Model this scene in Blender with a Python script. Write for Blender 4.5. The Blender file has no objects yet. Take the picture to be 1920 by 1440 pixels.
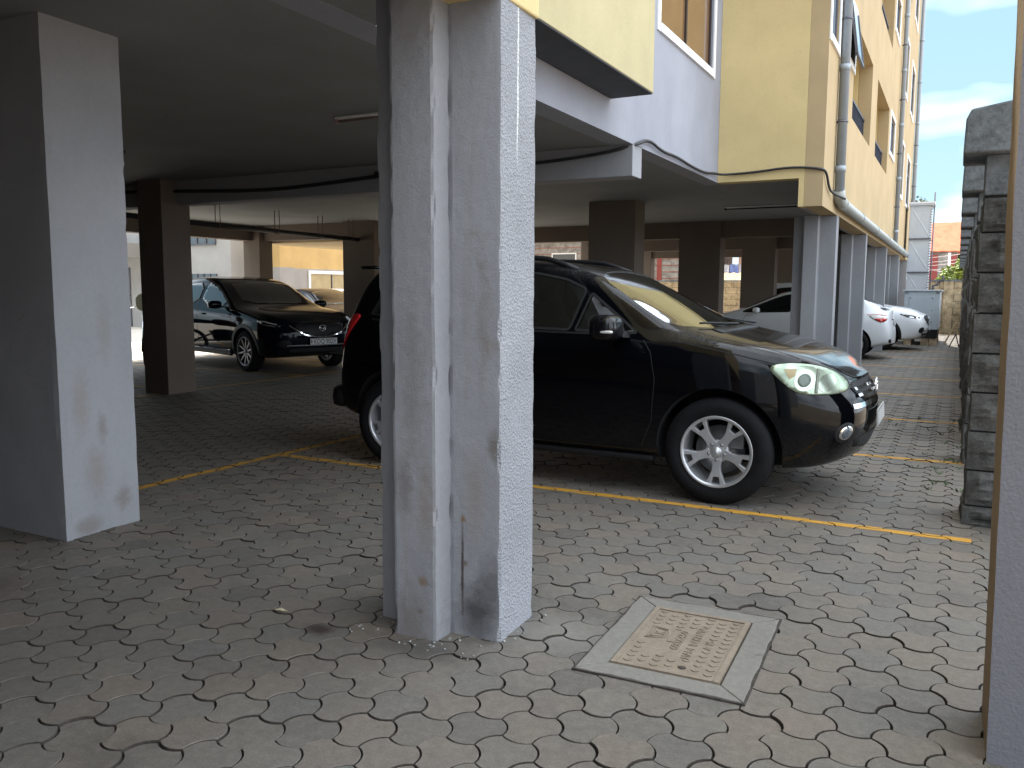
import bpy, bmesh, math, random
import numpy as np
from mathutils import Vector, Matrix, noise as mnoise
from mathutils.bvhtree import BVHTree
from mathutils.geometry import delaunay_2d_cdt

random.seed(7)
RNG = np.random.default_rng(7)
SC = bpy.context.scene
COL = SC.collection
PI = math.pi

# ------------------------------------------------------------------ materials
def ramp(nt, fac, stops):
    n = nt.nodes.new('ShaderNodeValToRGB')
    el = n.color_ramp.elements
    while len(el) < len(stops):
        el.new(0.5)
    for e, (p, c) in zip(el, stops):
        e.position = p
        e.color = (c[0], c[1], c[2], 1) if hasattr(c, '__len__') else (c, c, c, 1)
    nt.links.new(fac, n.inputs[0])
    return n.outputs[0]

def noise(nt, vec, scale, detail=4, rough=.55, dist=0.0):
    n = nt.nodes.new('ShaderNodeTexNoise')
    n.inputs['Scale'].default_value = scale
    n.inputs['Detail'].default_value = detail
    n.inputs['Roughness'].default_value = rough
    n.inputs['Distortion'].default_value = dist
    nt.links.new(vec, n.inputs['Vector'])
    return n.outputs['Fac']

def mixc(nt, fac, a, b, mode='MIX'):
    n = nt.nodes.new('ShaderNodeMix')
    n.data_type = 'RGBA'
    n.blend_type = mode
    for sock, v in ((n.inputs[0], fac), (n.inputs[6], a), (n.inputs[7], b)):
        if isinstance(v, (int, float)):
            sock.default_value = v
        elif isinstance(v, tuple):
            sock.default_value = (v[0], v[1], v[2], 1)
        else:
            nt.links.new(v, sock)
    return n.outputs[2]

def scaled(nt, vec, s):
    n = nt.nodes.new('ShaderNodeMapping')
    n.inputs['Scale'].default_value = s
    nt.links.new(vec, n.inputs['Vector'])
    return n.outputs[0]

def base(name):
    m = bpy.data.materials.new(name)
    m.use_nodes = True
    nt = m.node_tree
    b = nt.nodes['Principled BSDF']
    tc = nt.nodes.new('ShaderNodeTexCoord')
    return m, nt, b, tc.outputs['Object']

def bump(nt, b, h, strength, dist=.01):
    n = nt.nodes.new('ShaderNodeBump')
    n.inputs['Strength'].default_value = strength
    n.inputs['Distance'].default_value = dist
    nt.links.new(h, n.inputs['Height'])
    nt.links.new(n.outputs[0], b.inputs['Normal'])

def near(nt, v, c, r0, r1, wob=.12, sc=9.):
    """1 inside an uneven blot round c (x, y), 0 outside."""
    mp = nt.nodes.new('ShaderNodeVectorMath'); mp.operation = 'SUBTRACT'; mp.inputs[1].default_value = (c[0], c[1], 0)
    nt.links.new(v, mp.inputs[0])
    ml = nt.nodes.new('ShaderNodeVectorMath'); ml.operation = 'MULTIPLY'; ml.inputs[1].default_value = (1, c[2], 0)
    nt.links.new(mp.outputs[0], ml.inputs[0])
    ln = nt.nodes.new('ShaderNodeVectorMath'); ln.operation = 'LENGTH'; nt.links.new(ml.outputs[0], ln.inputs[0])
    ad = nt.nodes.new('ShaderNodeMath'); ad.operation = 'MULTIPLY_ADD'
    nt.links.new(noise(nt, v, sc, 5, .7), ad.inputs[0]); ad.inputs[1].default_value = wob * 2
    nt.links.new(ln.outputs['Value'], ad.inputs[2])
    mr = nt.nodes.new('ShaderNodeMapRange'); mr.inputs['From Min'].default_value = r0 + wob; mr.inputs['From Max'].default_value = r1 + wob
    mr.inputs['To Min'].default_value = 1; mr.inputs['To Max'].default_value = 0
    nt.links.new(ad.outputs[0], mr.inputs[0]); return mr.outputs[0]
def times(nt, a, k):
    n = nt.nodes.new('ShaderNodeMath'); n.operation = 'MULTIPLY'; nt.links.new(a, n.inputs[0]); n.inputs[1].default_value = k; return n.outputs[0]
def simple(name, c, rough=.5, metal=0., var=.12, scale=6., bs=0., bscale=80., coat=0., spec=.5, trans=0., emit=None):
    m, nt, b, v = base(name)
    f = noise(nt, v, scale)
    lo = tuple(max(0, x * (1 - var)) for x in c)
    hi = tuple(min(1, x * (1 + var)) for x in c)
    nt.links.new(ramp(nt, f, [(.3, lo), (.7, hi)]), b.inputs['Base Color'])
    b.inputs['Roughness'].default_value = rough
    b.inputs['Metallic'].default_value = metal
    b.inputs['Specular IOR Level'].default_value = spec
    if coat:
        b.inputs['Coat Weight'].default_value = coat
        b.inputs['Coat Roughness'].default_value = .02
    if trans:
        b.inputs['Transmission Weight'].default_value = trans
    if bs:
        bump(nt, b, noise(nt, v, bscale, 5, .6), bs, .004)
    return m

def plaster(name, c, stain=(.22, .15, .09), amt=.35, bs=.35, bscale=120., streak=.5, blot=.18):
    m, nt, b, v = base(name)
    f = noise(nt, v, 1.3, 5)
    lo = tuple(x * .88 for x in c); hi = tuple(min(1, x * 1.08) for x in c)
    col = ramp(nt, f, [(.3, lo), (.7, hi)])
    f2 = noise(nt, v, 38., 6, .7)
    col = mixc(nt, blot, col, ramp(nt, f2, [(.35, tuple(x * .6 for x in c)), (.65, hi)]))
    st = noise(nt, scaled(nt, v, (5., 5., .45)), 1.6, 6, .65, .4)
    col = mixc(nt, ramp(nt, st, [(.58, 0.), (.80, amt * streak)]), col, stain)
    sp = noise(nt, v, 5.5, 5, .7, .8)
    col = mixc(nt, ramp(nt, sp, [(.64, 0.), (.74, amt)]), col, stain)
    nt.links.new(col, b.inputs['Base Color'])
    b.inputs['Roughness'].default_value = .85
    b.inputs['Specular IOR Level'].default_value = .25
    h1 = noise(nt, v, bscale, 5, .65)
    bump(nt, b, h1, bs, .006)
    return m

M = {}
GREY = (.272, .277, .292)
M['plaster'] = plaster('grey_plaster', GREY, amt=.46, bs=.35, streak=.7)
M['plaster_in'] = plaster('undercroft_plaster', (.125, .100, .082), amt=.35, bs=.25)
M['plaster_rough'] = None
M['greywall'] = plaster('grey_wall_paint', (.285, .295, .335), stain=(.17, .165, .175), amt=.34, bs=.4, bscale=70., blot=.10)
M['yellow'] = plaster('cream_yellow_paint', (.60, .475, .24), stain=(.33, .27, .17), amt=.4, bs=.5, bscale=75., blot=.10)  # cream paint; the next two are dimmed copies of it
M['cream_bay_dim'] = plaster('dimmed_cream_bay_paint', (.44, .385, .225), stain=(.22, .20, .13), amt=.45, bs=.5, bscale=75., blot=.12)  # same cream, dimmed because the bay catches more light
M['cream_dim'] = plaster('dimmed_cream_paint', (.415, .315, .18), stain=(.24, .185, .12), amt=.4, bs=.3, bscale=75., blot=.06)  # same cream, dimmed to offset the stronger light on the facade
M['ceiling'] = plaster('ceiling_paint', (.215, .222, .224), stain=(.125, .112, .095), amt=.5, bs=.12, bscale=30., streak=.2, blot=.10)
M['white_trim'] = simple('white_trim', (.78, .79, .80), .5, var=.05)
M['white_paint'] = simple('white_car_paint', (.68, .70, .72), .25, var=.01, coat=.5)
M['black_paint'] = None
M['rubber'] = simple('tyre_rubber', (.008, .008, .009), .8, var=.25, scale=20, bs=.2, bscale=160, spec=.15)
M['black_plastic'] = simple('black_plastic', (.010, .010, .011), .5, var=.2, scale=30, spec=.25)
M['dark_cavity'] = simple('dark_cavity', (.004, .004, .004), .9, var=.1)
M['alloy'] = simple('alloy', (.55, .56, .58), .33, .75, var=.06, scale=10)
M['dark_alloy'] = simple('dark_alloy', (.16, .16, .17), .3, .8, var=.06)
M['chrome'] = simple('chrome', (.75, .76, .78), .08, 1., var=.02)
M['steel'] = simple('brake_steel', (.2, .2, .2), .45, .7, var=.2)
M['pvc'] = simple('grey_pvc', (.26, .295, .335), .35, var=.05)
M['pvc_pale'] = simple('pale_pvc', (.35, .365, .35), .4, var=.08)
M['cable'] = simple('black_cable', (.02, .02, .022), .5, var=.2)
M['red_lens'] = simple('red_lens', (.45, .01, .012), .08, var=.1, coat=1.)
M['clear_lens'] = simple('clear_lens', (.62, .64, .60), .1, var=.1, scale=14, coat=1.)
M['amber'] = simple('amber_lens', (.5, .28, .12), .1, var=.1, coat=1.)
M['white_plastic'] = simple('white_plastic', (.7, .7, .7), .3, var=.03)
M['ink'] = simple('plate_ink', (.01, .01, .01), .5)
M['seat'] = simple('seat_fabric', (.05, .047, .045), .9, var=.2)
M['pale_sheet'] = simple('pale_sheet', (.8, .8, .78), .8, var=.05)

def glass_dark(name, c, rough=.03):
    m, nt, b, v = base(name)
    nt.links.new(ramp(nt, noise(nt, v, 3.), [(.3, tuple(x * .8 for x in c)), (.7, c)]), b.inputs['Base Color'])
    b.inputs['Roughness'].default_value = rough
    b.inputs['IOR'].default_value = 1.46
    b.inputs['Coat Weight'].default_value = .35
    b.inputs['Coat Roughness'].default_value = .01
    return m
M['glass'] = glass_dark('tinted_glass', (.006, .007, .008))
M['pane'] = glass_dark('window_pane', (.10, .12, .14))
M['pane_sky'] = glass_dark('pane_sky_tint', (.25, .32, .38))  # pale blue of a sky reflection put into the base colour
M['pane_brown'] = glass_dark('curtained_pane', (.20, .11, .05), .12)

def car_glass(name='car_glass', tint=(.42, .48, .44)):
    m = bpy.data.materials.new(name); m.use_nodes = True
    nt = m.node_tree; nt.nodes.clear()
    out = nt.nodes.new('ShaderNodeOutputMaterial')
    mix = nt.nodes.new('ShaderNodeMixShader')
    tr = nt.nodes.new('ShaderNodeBsdfTransparent'); tr.inputs[0].default_value = (*tint, 1)
    gl = nt.nodes.new('ShaderNodeBsdfGlossy'); gl.inputs['Roughness'].default_value = .015
    gl.inputs[0].default_value = (.9, .95, .95, 1)
    fr = nt.nodes.new('ShaderNodeFresnel'); fr.inputs[0].default_value = 1.85
    mr = nt.nodes.new('ShaderNodeMapRange')
    tc = nt.nodes.new('ShaderNodeTexCoord')
    nz = nt.nodes.new('ShaderNodeTexNoise'); nz.inputs['Scale'].default_value = 9
    nt.links.new(tc.outputs['Object'], nz.inputs['Vector'])
    mr.inputs['From Max'].default_value = .36; mr.inputs['To Min'].default_value = .04; mr.inputs['To Max'].default_value = 1.
    nt.links.new(fr.outputs[0], mr.inputs[0])
    nt.links.new(mr.outputs[0], mix.inputs[0]); nt.links.new(tr.outputs[0], mix.inputs[1]); nt.links.new(gl.outputs[0], mix.inputs[2])
    nt.links.new(mix.outputs[0], out.inputs[0])
    return m
M['car_glass'] = car_glass()
M['screen_glass'] = car_glass('windscreen_glass', (.80, .86, .82))

def car_paint(name, c, dust=.40, dustcol=(.20, .19, .175)):
    m, nt, b, v = base(name)
    geo = nt.nodes.new('ShaderNodeNewGeometry')
    sep = nt.nodes.new('ShaderNodeSeparateXYZ'); nt.links.new(geo.outputs['Normal'], sep.inputs[0])
    f = noise(nt, v, 3.5, 6, .65)
    sp = noise(nt, v, 60., 4, .8)
    up = ramp(nt, sep.outputs['Z'], [(.55, 0.), (.95, 1.)])
    a = nt.nodes.new('ShaderNodeMath'); a.operation = 'MULTIPLY'
    nt.links.new(ramp(nt, f, [(.35, .15), (.7, 1.)]), a.inputs[0]); nt.links.new(ramp(nt, sp, [(.4, .25), (.68, 1.)]), a.inputs[1])
    a2 = nt.nodes.new('ShaderNodeMath'); a2.operation = 'MULTIPLY'
    nt.links.new(a.outputs[0], a2.inputs[0]); nt.links.new(up, a2.inputs[1])
    a3 = nt.nodes.new('ShaderNodeMath'); a3.operation = 'MULTIPLY'
    nt.links.new(a2.outputs[0], a3.inputs[0]); a3.inputs[1].default_value = dust
    sz = nt.nodes.new('ShaderNodeSeparateXYZ'); nt.links.new(v, sz.inputs[0])
    lo = times(nt, ramp(nt, sz.outputs['Z'], [(.26, 1.), (.50, 0.)]), .16)
    gm = nt.nodes.new('ShaderNodeMath'); gm.operation = 'MULTIPLY'; nt.links.new(lo, gm.inputs[0]); nt.links.new(ramp(nt, noise(nt, v, 7., 6, .7), [(.35, .1), (.7, 1.)]), gm.inputs[1])
    nt.links.new(mixc(nt, gm.outputs[0], mixc(nt, a3.outputs[0], c, dustcol), (.09, .075, .058)), b.inputs['Base Color'])
    rr = nt.nodes.new('ShaderNodeMath'); rr.operation = 'MULTIPLY_ADD'
    nt.links.new(a3.outputs[0], rr.inputs[0]); rr.inputs[1].default_value = .7; rr.inputs[2].default_value = .06
    nt.links.new(rr.outputs[0], b.inputs['Roughness'])
    b.inputs['Coat Weight'].default_value = .48
    b.inputs['Specular IOR Level'].default_value = .12
    b.inputs['Coat Roughness'].default_value = .025
    b.inputs['IOR'].default_value = 1.4
    b.inputs['Coat IOR'].default_value = 1.42
    return m
M['black_paint'] = car_paint('black_car_paint', (.0015, .0017, .0026))
M['navy_paint'] = car_paint('dark_blue_car_paint', (.003, .004, .008), .10)
M['navy_paint'].node_tree.nodes['Principled BSDF'].inputs['Coat Weight'].default_value = .15
M['silver_paint'] = car_paint('silver_car_paint', (.42, .44, .46), .1)

def spots(nt, v, col, lst, ax=('X', 'Z')):
    sep = nt.nodes.new('ShaderNodeSeparateXYZ'); nt.links.new(v, sep.inputs[0])
    cb = nt.nodes.new('ShaderNodeCombineXYZ'); nt.links.new(sep.outputs[ax[0]], cb.inputs[0]); nt.links.new(sep.outputs[ax[1]], cb.inputs[1])
    for (cx, cz, sq, r0, r1, wob, k, c) in lst:
        col = mixc(nt, times(nt, near(nt, cb.outputs[0], (cx, cz, sq), r0, r1, wob, 22.), k), col, c)
    return col
def pillar_plaster(name, lst, ax=('X', 'Z')):
    m = plaster(name, GREY, stain=(.20, .150, .11), amt=.42, bs=.42, streak=.5, blot=.13)
    nt = m.node_tree; b = nt.nodes['Principled BSDF']
    src = b.inputs['Base Color'].links[0].from_socket
    tc = [n for n in nt.nodes if n.type == 'TEX_COORD'][0]
    nt.links.new(spots(nt, tc.outputs['Object'], src, lst, ax), b.inputs['Base Color'])
    return m
def rough_cast():
    m, nt, b, v = base('rough_cast_plaster')
    c = (.305, .313, .335)
    f = noise(nt, v, 2.2, 5)
    col = ramp(nt, f, [(.3, tuple(x * .9 for x in c)), (.7, tuple(x * 1.1 for x in c))])
    sp = noise(nt, v, 5.5, 5, .7, .8)
    col = mixc(nt, ramp(nt, sp, [(.70, 0.), (.76, .5)]), col, (.22, .13, .08))
    pit = noise(nt, v, 75., 3, .6)
    col = mixc(nt, ramp(nt, pit, [(.30, .55), (.36, 0.)]), col, (.10, .10, .115))
    # a run of pale paint dripped down the face
    sep = nt.nodes.new('ShaderNodeSeparateXYZ'); nt.links.new(v, sep.inputs[0])
    w = noise(nt, scaled(nt, v, (1., 1., 1.)), 2.5)
    ad = nt.nodes.new('ShaderNodeMath'); ad.operation = 'MULTIPLY_ADD'
    nt.links.new(w, ad.inputs[0]); ad.inputs[1].default_value = .03; ad.inputs[2].default_value = -.275
    d = nt.nodes.new('ShaderNodeMath'); d.operation = 'ADD'
    nt.links.new(sep.outputs['Y'], d.inputs[0]); nt.links.new(ad.outputs[0], d.inputs[1])
    ab = nt.nodes.new('ShaderNodeMath'); ab.operation = 'ABSOLUTE'; nt.links.new(d.outputs[0], ab.inputs[0])
    band = ramp(nt, ab.outputs[0], [(.004, 1.), (.007, 0.)])
    zr = nt.nodes.new('ShaderNodeMapRange'); zr.inputs['From Min'].default_value = 1.85; zr.inputs['From Max'].default_value = 2.0
    nt.links.new(sep.outputs['Z'], zr.inputs[0])
    mu = nt.nodes.new('ShaderNodeMath'); mu.operation = 'MULTIPLY'
    nt.links.new(band, mu.inputs[0]); nt.links.new(zr.outputs[0], mu.inputs[1])
    col = mixc(nt, mu.outputs[0], col, (.66, .68, .66))
    nt.links.new(col, b.inputs['Base Color'])
    b.inputs['Roughness'].default_value = .9
    b.inputs['Specular IOR Level'].default_value = .2
    vo = nt.nodes.new('ShaderNodeTexVoronoi'); vo.inputs['Scale'].default_value = 95.
    nt.links.new(mixc(nt, .02, v, noise(nt, v, 30.)), vo.inputs['Vector'])
    h = nt.nodes.new('ShaderNodeMath'); h.operation = 'ADD'
    nt.links.new(vo.outputs['Distance'], h.inputs[0]); nt.links.new(noise(nt, v, 130., 5, .7), h.inputs[1])
    bump(nt, b, h.outputs[0], .8, .009)
    return m
M['plaster_rough'] = rough_cast()

def stone(name, c, bs=.8):
    m, nt, b, v = base(name)
    f = noise(nt, v, 4., 6, .7)
    col = ramp(nt, f, [(.30, tuple(x * .22 for x in c)), (.5, c), (.72, tuple(x * 1.7 for x in c))])
    f2 = noise(nt, v, 30., 6, .75)
    col = mixc(nt, .35, col, ramp(nt, f2, [(.35, (.02, .02, .02)), (.65, tuple(x * 1.3 for x in c))]))
    nt.links.new(col, b.inputs['Base Color'])
    b.inputs['Roughness'].default_value = .95
    b.inputs['Specular IOR Level'].default_value = .15
    bump(nt, b, noise(nt, v, 45., 8, .75), bs, .015)
    return m
M['stone'] = stone('rough_dark_stone', (.098, .098, .096), 1.)
M['stone_tan'] = stone('tan_stone', (.40, .32, .21), .5)
M['coping'] = stone('weathered_concrete', (.15, .165, .18), .5)
M['mortar'] = simple('dark_mortar', (.03, .03, .03), .95)  # dark mortar between the wall stones

def paver_mat():
    m, nt, b, v = base('concrete_paver')
    at = nt.nodes.new('ShaderNodeAttribute'); at.attribute_name = 'rnd'
    c = ramp(nt, at.outputs['Fac'], [(0., (0.069, 0.062, 0.052)), (.22, (0.148, 0.120, 0.083)), (.45, (0.090, 0.096, 0.089)), (.62, (0.116, 0.101, 0.077)), (.76, (0.176, 0.122, 0.083)), (.90, (0.155, 0.139, 0.105)), (1., (0.039, 0.034, 0.029))])
    f = noise(nt, v, 1.9, 5, .6)
    c = mixc(nt, .42, c, ramp(nt, f, [(.3, (0.073, 0.069, 0.065)), (.7, (0.168, 0.133, 0.096))]))
    g = noise(nt, v, 26., 7, .72)
    c = mixc(nt, .38, c, ramp(nt, g, [(.28, (0.030, 0.027, 0.023)), (.5, (0.112, 0.103, 0.090)), (.72, (0.232, 0.211, 0.176))]))
    h = noise(nt, v, 150., 4, .7)
    c = mixc(nt, .22, c, ramp(nt, h, [(.33, (0.043, 0.043, 0.043)), (.67, (0.258, 0.241, 0.215))]))
    s = noise(nt, v, 1.1, 6, .7, .6)
    c = mixc(nt, ramp(nt, s, [(.56, 0.), (.72, .55)]), c, (0.047, 0.042, 0.037))
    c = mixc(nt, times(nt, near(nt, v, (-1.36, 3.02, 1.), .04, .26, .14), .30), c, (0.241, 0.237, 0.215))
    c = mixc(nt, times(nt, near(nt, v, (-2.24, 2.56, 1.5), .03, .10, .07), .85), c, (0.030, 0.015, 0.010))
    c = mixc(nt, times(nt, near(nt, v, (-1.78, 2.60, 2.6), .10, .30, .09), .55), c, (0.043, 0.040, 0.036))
    nt.links.new(c, b.inputs['Base Color'])
    b.inputs['Roughness'].default_value = .6
    b.inputs['Specular IOR Level'].default_value = .45
    hh = nt.nodes.new('ShaderNodeMath'); hh.operation = 'ADD'; nt.links.new(g, hh.inputs[0]); nt.links.new(h, hh.inputs[1])
    bump(nt, b, hh.outputs[0], .5, .004)
    return m
M['paver'] = paver_mat()
DK, BR, MU = (.045, .043, .045), (.20, .135, .085), (.13, .10, .08)
M['pillar_plaster_left'] = pillar_plaster('stained_left_pillar_plaster', [
    (-11.95, .35, .5, .02, .10, .06, .35, (.16, .12, .085)), (-12.03, .75, .3, .02, .08, .05, .3, (.17, .13, .09)), (-11.78, .16, .8, .02, .07, .05, .45, (.12, .09, .065)),
    (-11.90, .60, .35, .01, .04, .03, .4, (.12, .085, .055)), (-11.86, 1.15, .2, .01, .06, .05, .25, (.18, .15, .11)), (-12.02, .05, 1.6, .04, .12, .05, .45, (.11, .085, .06))], ('Y', 'Z'))
M['pillar_plaster'] = pillar_plaster('stained_pillar_plaster', [
    (.47, .10, .75, .02, .12, .05, .85, DK), (.535, .22, .6, .02, .09, .05, .5, DK), (.405, .27, .035, .003, .009, .004, .9, (.05, .035, .03)),
    (.408, .48, .8, .004, .016, .012, .9, BR), (.418, .30, .8, .004, .014, .012, .8, MU), (.285, .235, 1.4, .012, .034, .02, .75, BR), (.27, .11, 1.6, .006, .022, .02, .7, MU),
    (.30, .55, .22, .01, .05, .04, .35, BR), (.20, .62, .3, .01, .05, .04, .4, MU), (.46, .58, .25, .01, .06, .04, .3, BR), (.24, .05, .5, .02, .10, .05, .5, MU),
    (.545, .78, .5, .01, .04, .02, .6, (.10, .075, .05)), (.25, 1.0, .15, .01, .06, .05, .3, MU), (.50, 1.25, .12, .01, .04, .04, .3, MU)])

M['soil'] = simple('joint_soil', (.040, .033, .026), .95, var=.4, scale=40)
M['terrain'] = simple('red_soil', (.24, .19, .14), .95, var=.25, scale=.6)

def line_paint():
    m, nt, b, v = base('yellow_line_paint')
    f = noise(nt, v, 26., 6, .75)
    c = ramp(nt, f, [(.30, (.24, .19, .11)), (.42, (.44, .225, .022)), (.7, (.56, .29, .028))])
    nt.links.new(c, b.inputs['Base Color'])
    b.inputs['Roughness'].default_value = .7
    bump(nt, b, f, .2, .002)
    return m
M['line'] = line_paint()
def cover_mat():
    m, nt, b, v = base('cast_cover')
    f = noise(nt, v, 7., 6, .7)
    c = ramp(nt, f, [(.3, (.160, .124, .092)), (.7, (.245, .195, .148))])
    g = noise(nt, v, 60., 5, .7)
    c = mixc(nt, .25, c, ramp(nt, g, [(.3, (.09, .075, .055)), (.7, (.33, .275, .19))]))
    nt.links.new(c, b.inputs['Base Color']); b.inputs['Roughness'].default_value = .8
    bump(nt, b, g, .25, .003)
    return m
M['cover'] = cover_mat()
M['frame_concrete'] = plaster('frame_concrete', (.19, .18, .158), stain=(.085, .072, .055), amt=.6, bs=.4, blot=.4)

# ------------------------------------------------------------------ mesh builder
class MB:
    def __init__(s):
        s.v = []; s.f = []; s.m = []; s.mats = []; s.cur = 0; s.smooth = []
        s.sm = False
    def mat(s, name):
        m = M[name] if isinstance(name, str) else name
        if m not in s.mats: s.mats.append(m)
        s.cur = s.mats.index(m); return s
    def vert(s, p):
        s.v.append((float(p[0]), float(p[1]), float(p[2]))); return len(s.v) - 1
    def face(s, idx):
        s.f.append(tuple(idx)); s.m.append(s.cur); s.smooth.append(s.sm)
    def poly(s, pts):
        s.face([s.vert(p) for p in pts])
    def box(s, x0, x1, y0, y1, z0, z1):
        i = len(s.v)
        for z in (z0, z1):
            for x, y in ((x0, y0), (x1, y0), (x1, y1), (x0, y1)):
                s.vert((x, y, z))
        for q in ((3, 2, 1, 0), (4, 5, 6, 7), (0, 1, 5, 4), (1, 2, 6, 5), (2, 3, 7, 6), (3, 0, 4, 7)):
            s.face([i + k for k in q])
        return s
    def obox(s, c, ax, ay, az):      # oriented box: centre and three half-axes
        c, ax, ay, az = map(Vector, (c, ax, ay, az))
        i = len(s.v)
        for k in (-1, 1):
            for a, b in ((-1, -1), (1, -1), (1, 1), (-1, 1)):
                s.vert(c + ax * a + ay * b + az * k)
        for q in ((3, 2, 1, 0), (4, 5, 6, 7), (0, 1, 5, 4), (1, 2, 6, 5), (2, 3, 7, 6), (3, 0, 4, 7)):
            s.face([i + k for k in q])
        return s
    def prism(s, pts, d):            # polygon extruded by vector d
        n = len(pts); d = Vector(d)
        a = [s.vert(p) for p in pts]; b = [s.vert(Vector(p) + d) for p in pts]
        s.face(a[::-1]); s.face(b)
        for k in range(n):
            s.face((a[k], a[(k + 1) % n], b[(k + 1) % n], b[k]))
        return s
    def tube(s, path, r, n=10, cap=True):
        path = [Vector(p) for p in path]
        old = s.sm; s.sm = True
        rings = []; up = None
        for i, p in enumerate(path):
            t = (path[min(i + 1, len(path) - 1)] - path[max(i - 1, 0)]).normalized()
            if up is None:
                up = Vector((0, 0, 1)) if abs(t.z) < .9 else Vector((1, 0, 0))
            a = t.cross(up).normalized(); b = a.cross(t).normalized(); up = b
            rr = r[i] if hasattr(r, '__len__') else r
            rings.append([s.vert(p + a * rr * math.cos(2 * PI * k / n) + b * rr * math.sin(2 * PI * k / n)) for k in range(n)])
        for r0, r1 in zip(rings, rings[1:]):
            for k in range(n):
                s.face((r0[k], r0[(k + 1) % n], r1[(k + 1) % n], r1[k]))
        s.sm = False
        if cap:
            s.face(rings[0][::-1]); s.face(rings[-1])
        s.sm = old
        return s
    def lathe(s, prof, n=32, axis='y', c=(0, 0, 0), closed=False):   # prof: (radius, along)
        old = s.sm; s.sm = True
        c = Vector(c); rings = []
        for r, h in prof:
            ring = []
            for k in range(n):
                a = 2 * PI * k / n
                p = (r * math.cos(a), h, r * math.sin(a)) if axis == 'y' else ((h, r * math.cos(a), r * math.sin(a)) if axis == 'x' else (r * math.cos(a), r * math.sin(a), h))
                ring.append(s.vert(c + Vector(p)))
            rings.append(ring)
        pairs = list(zip(rings, rings[1:]))
        if closed: pairs.append((rings[-1], rings[0]))
        for a, b in pairs:
            for k in range(n):
                s.face((a[k], a[(k + 1) % n], b[(k + 1) % n], b[k]))
        if not closed:
            s.face(rings[0][::-1]); s.face(rings[-1])
        s.sm = old
        return s
    def build(s, name, parent=None, bevel=0., seg=2, recalc=True, loc=None):
        me = bpy.data.meshes.new(name)
        me.from_pydata(s.v, [], s.f)
        for m in s.mats: me.materials.append(m)
        me.polygons.foreach_set('material_index', s.m)
        me.polygons.foreach_set('use_smooth', s.smooth)
        if recalc:
            bm = bmesh.new(); bm.from_mesh(me)
            bmesh.ops.recalc_face_normals(bm, faces=bm.faces)
            bm.to_mesh(me); bm.free()
        me.update()
        o = bpy.data.objects.new(name, me); COL.objects.link(o)
        if parent: o.parent = parent
        if loc: o.location = loc
        if bevel:
            b = o.modifiers.new('bevel', 'BEVEL'); b.width = bevel; b.segments = seg; b.limit_method = 'ANGLE'
            b.harden_normals = False
        return o

def tag(o, label=None, cat=None, group=None, kind=None):
    if label: o['label'] = label
    if cat: o['category'] = cat
    if group: o['group'] = group
    if kind: o['kind'] = kind
    return o
def thing(name, label, cat, loc=(0, 0, 0), rz=0., group=None):
    o = bpy.data.objects.new(name, None); COL.objects.link(o)
    o.location = loc; o.rotation_euler = (0, 0, rz); o.empty_display_size = .2
    return tag(o, label, cat, group)
def copy_tree(o, parent=None):
    c = o.copy(); COL.objects.link(c)
    if parent: c.parent = parent
    for ch in list(o.children):
        copy_tree(ch, c)
    return c
def text_mesh(txt, size, depth):
    cu = bpy.data.curves.new('lettering', 'FONT'); cu.body = txt; cu.size = size; cu.extrude = depth
    cu.align_x = 'CENTER'; cu.align_y = 'CENTER'
    t = bpy.data.objects.new('lettering', cu); COL.objects.link(t)
    dg = bpy.context.evaluated_depsgraph_get()
    me = bpy.data.meshes.new_from_object(t.evaluated_get(dg))
    bpy.data.objects.remove(t); bpy.data.curves.remove(cu)
    return me
def add_text(mb, txt, size, depth, mtx, mat, sx=1.):
    me = text_mesh(txt, size, depth); mb.mat(mat)
    off = len(mb.v)
    for v in me.vertices: mb.vert(mtx @ Vector((v.co.x * sx, v.co.y, v.co.z)))
    for p in me.polygons: mb.face([off + k for k in p.vertices])
    bpy.data.meshes.remove(me)
def rnd(poly, r=.03, k=4):
    out = []; n = len(poly)
    for i in range(n):
        p = Vector(poly[i]); a = Vector(poly[i - 1]) - p; b = Vector(poly[(i + 1) % n]) - p
        q = min(r, a.length * .45, b.length * .45); a = p + a.normalized() * q; b = p + b.normalized() * q
        for j in range(k + 1):
            t = j / k; c = a * (1 - t) ** 2 + p * (2 * t * (1 - t)) + b * t * t; out.append((c.x, c.y))
    return out
def chaikin(pts, n=2, closed=True):
    for _ in range(n):
        out = []
        m = len(pts)
        for i in range(m if closed else m - 1):
            a = pts[i]; b = pts[(i + 1) % m]
            out.append(tuple(.75 * x + .25 * y for x, y in zip(a, b)))
            out.append(tuple(.25 * x + .75 * y for x, y in zip(a, b)))
        if not closed: out = [pts[0]] + out + [pts[-1]]
        pts = out
    return pts
def lerp(a, b, t): return a + (b - a) * t
def interp(pl, x):
    xs = [p[0] for p in pl]; ys = [p[1] for p in pl]
    if xs[0] > xs[-1]: xs = xs[::-1]; ys = ys[::-1]
    return float(np.interp(x, xs, ys))
# ------------------------------------------------------------------ car toolkit
def eval_mesh(o):
    dg = bpy.context.evaluated_depsgraph_get(); dg.update()
    return bpy.data.meshes.new_from_object(o.evaluated_get(dg))

def finish_smooth(me, ang=32):
    me.polygons.foreach_set('use_smooth', [True] * len(me.polygons))
    me.set_sharp_from_angle(angle=math.radians(ang))

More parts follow.
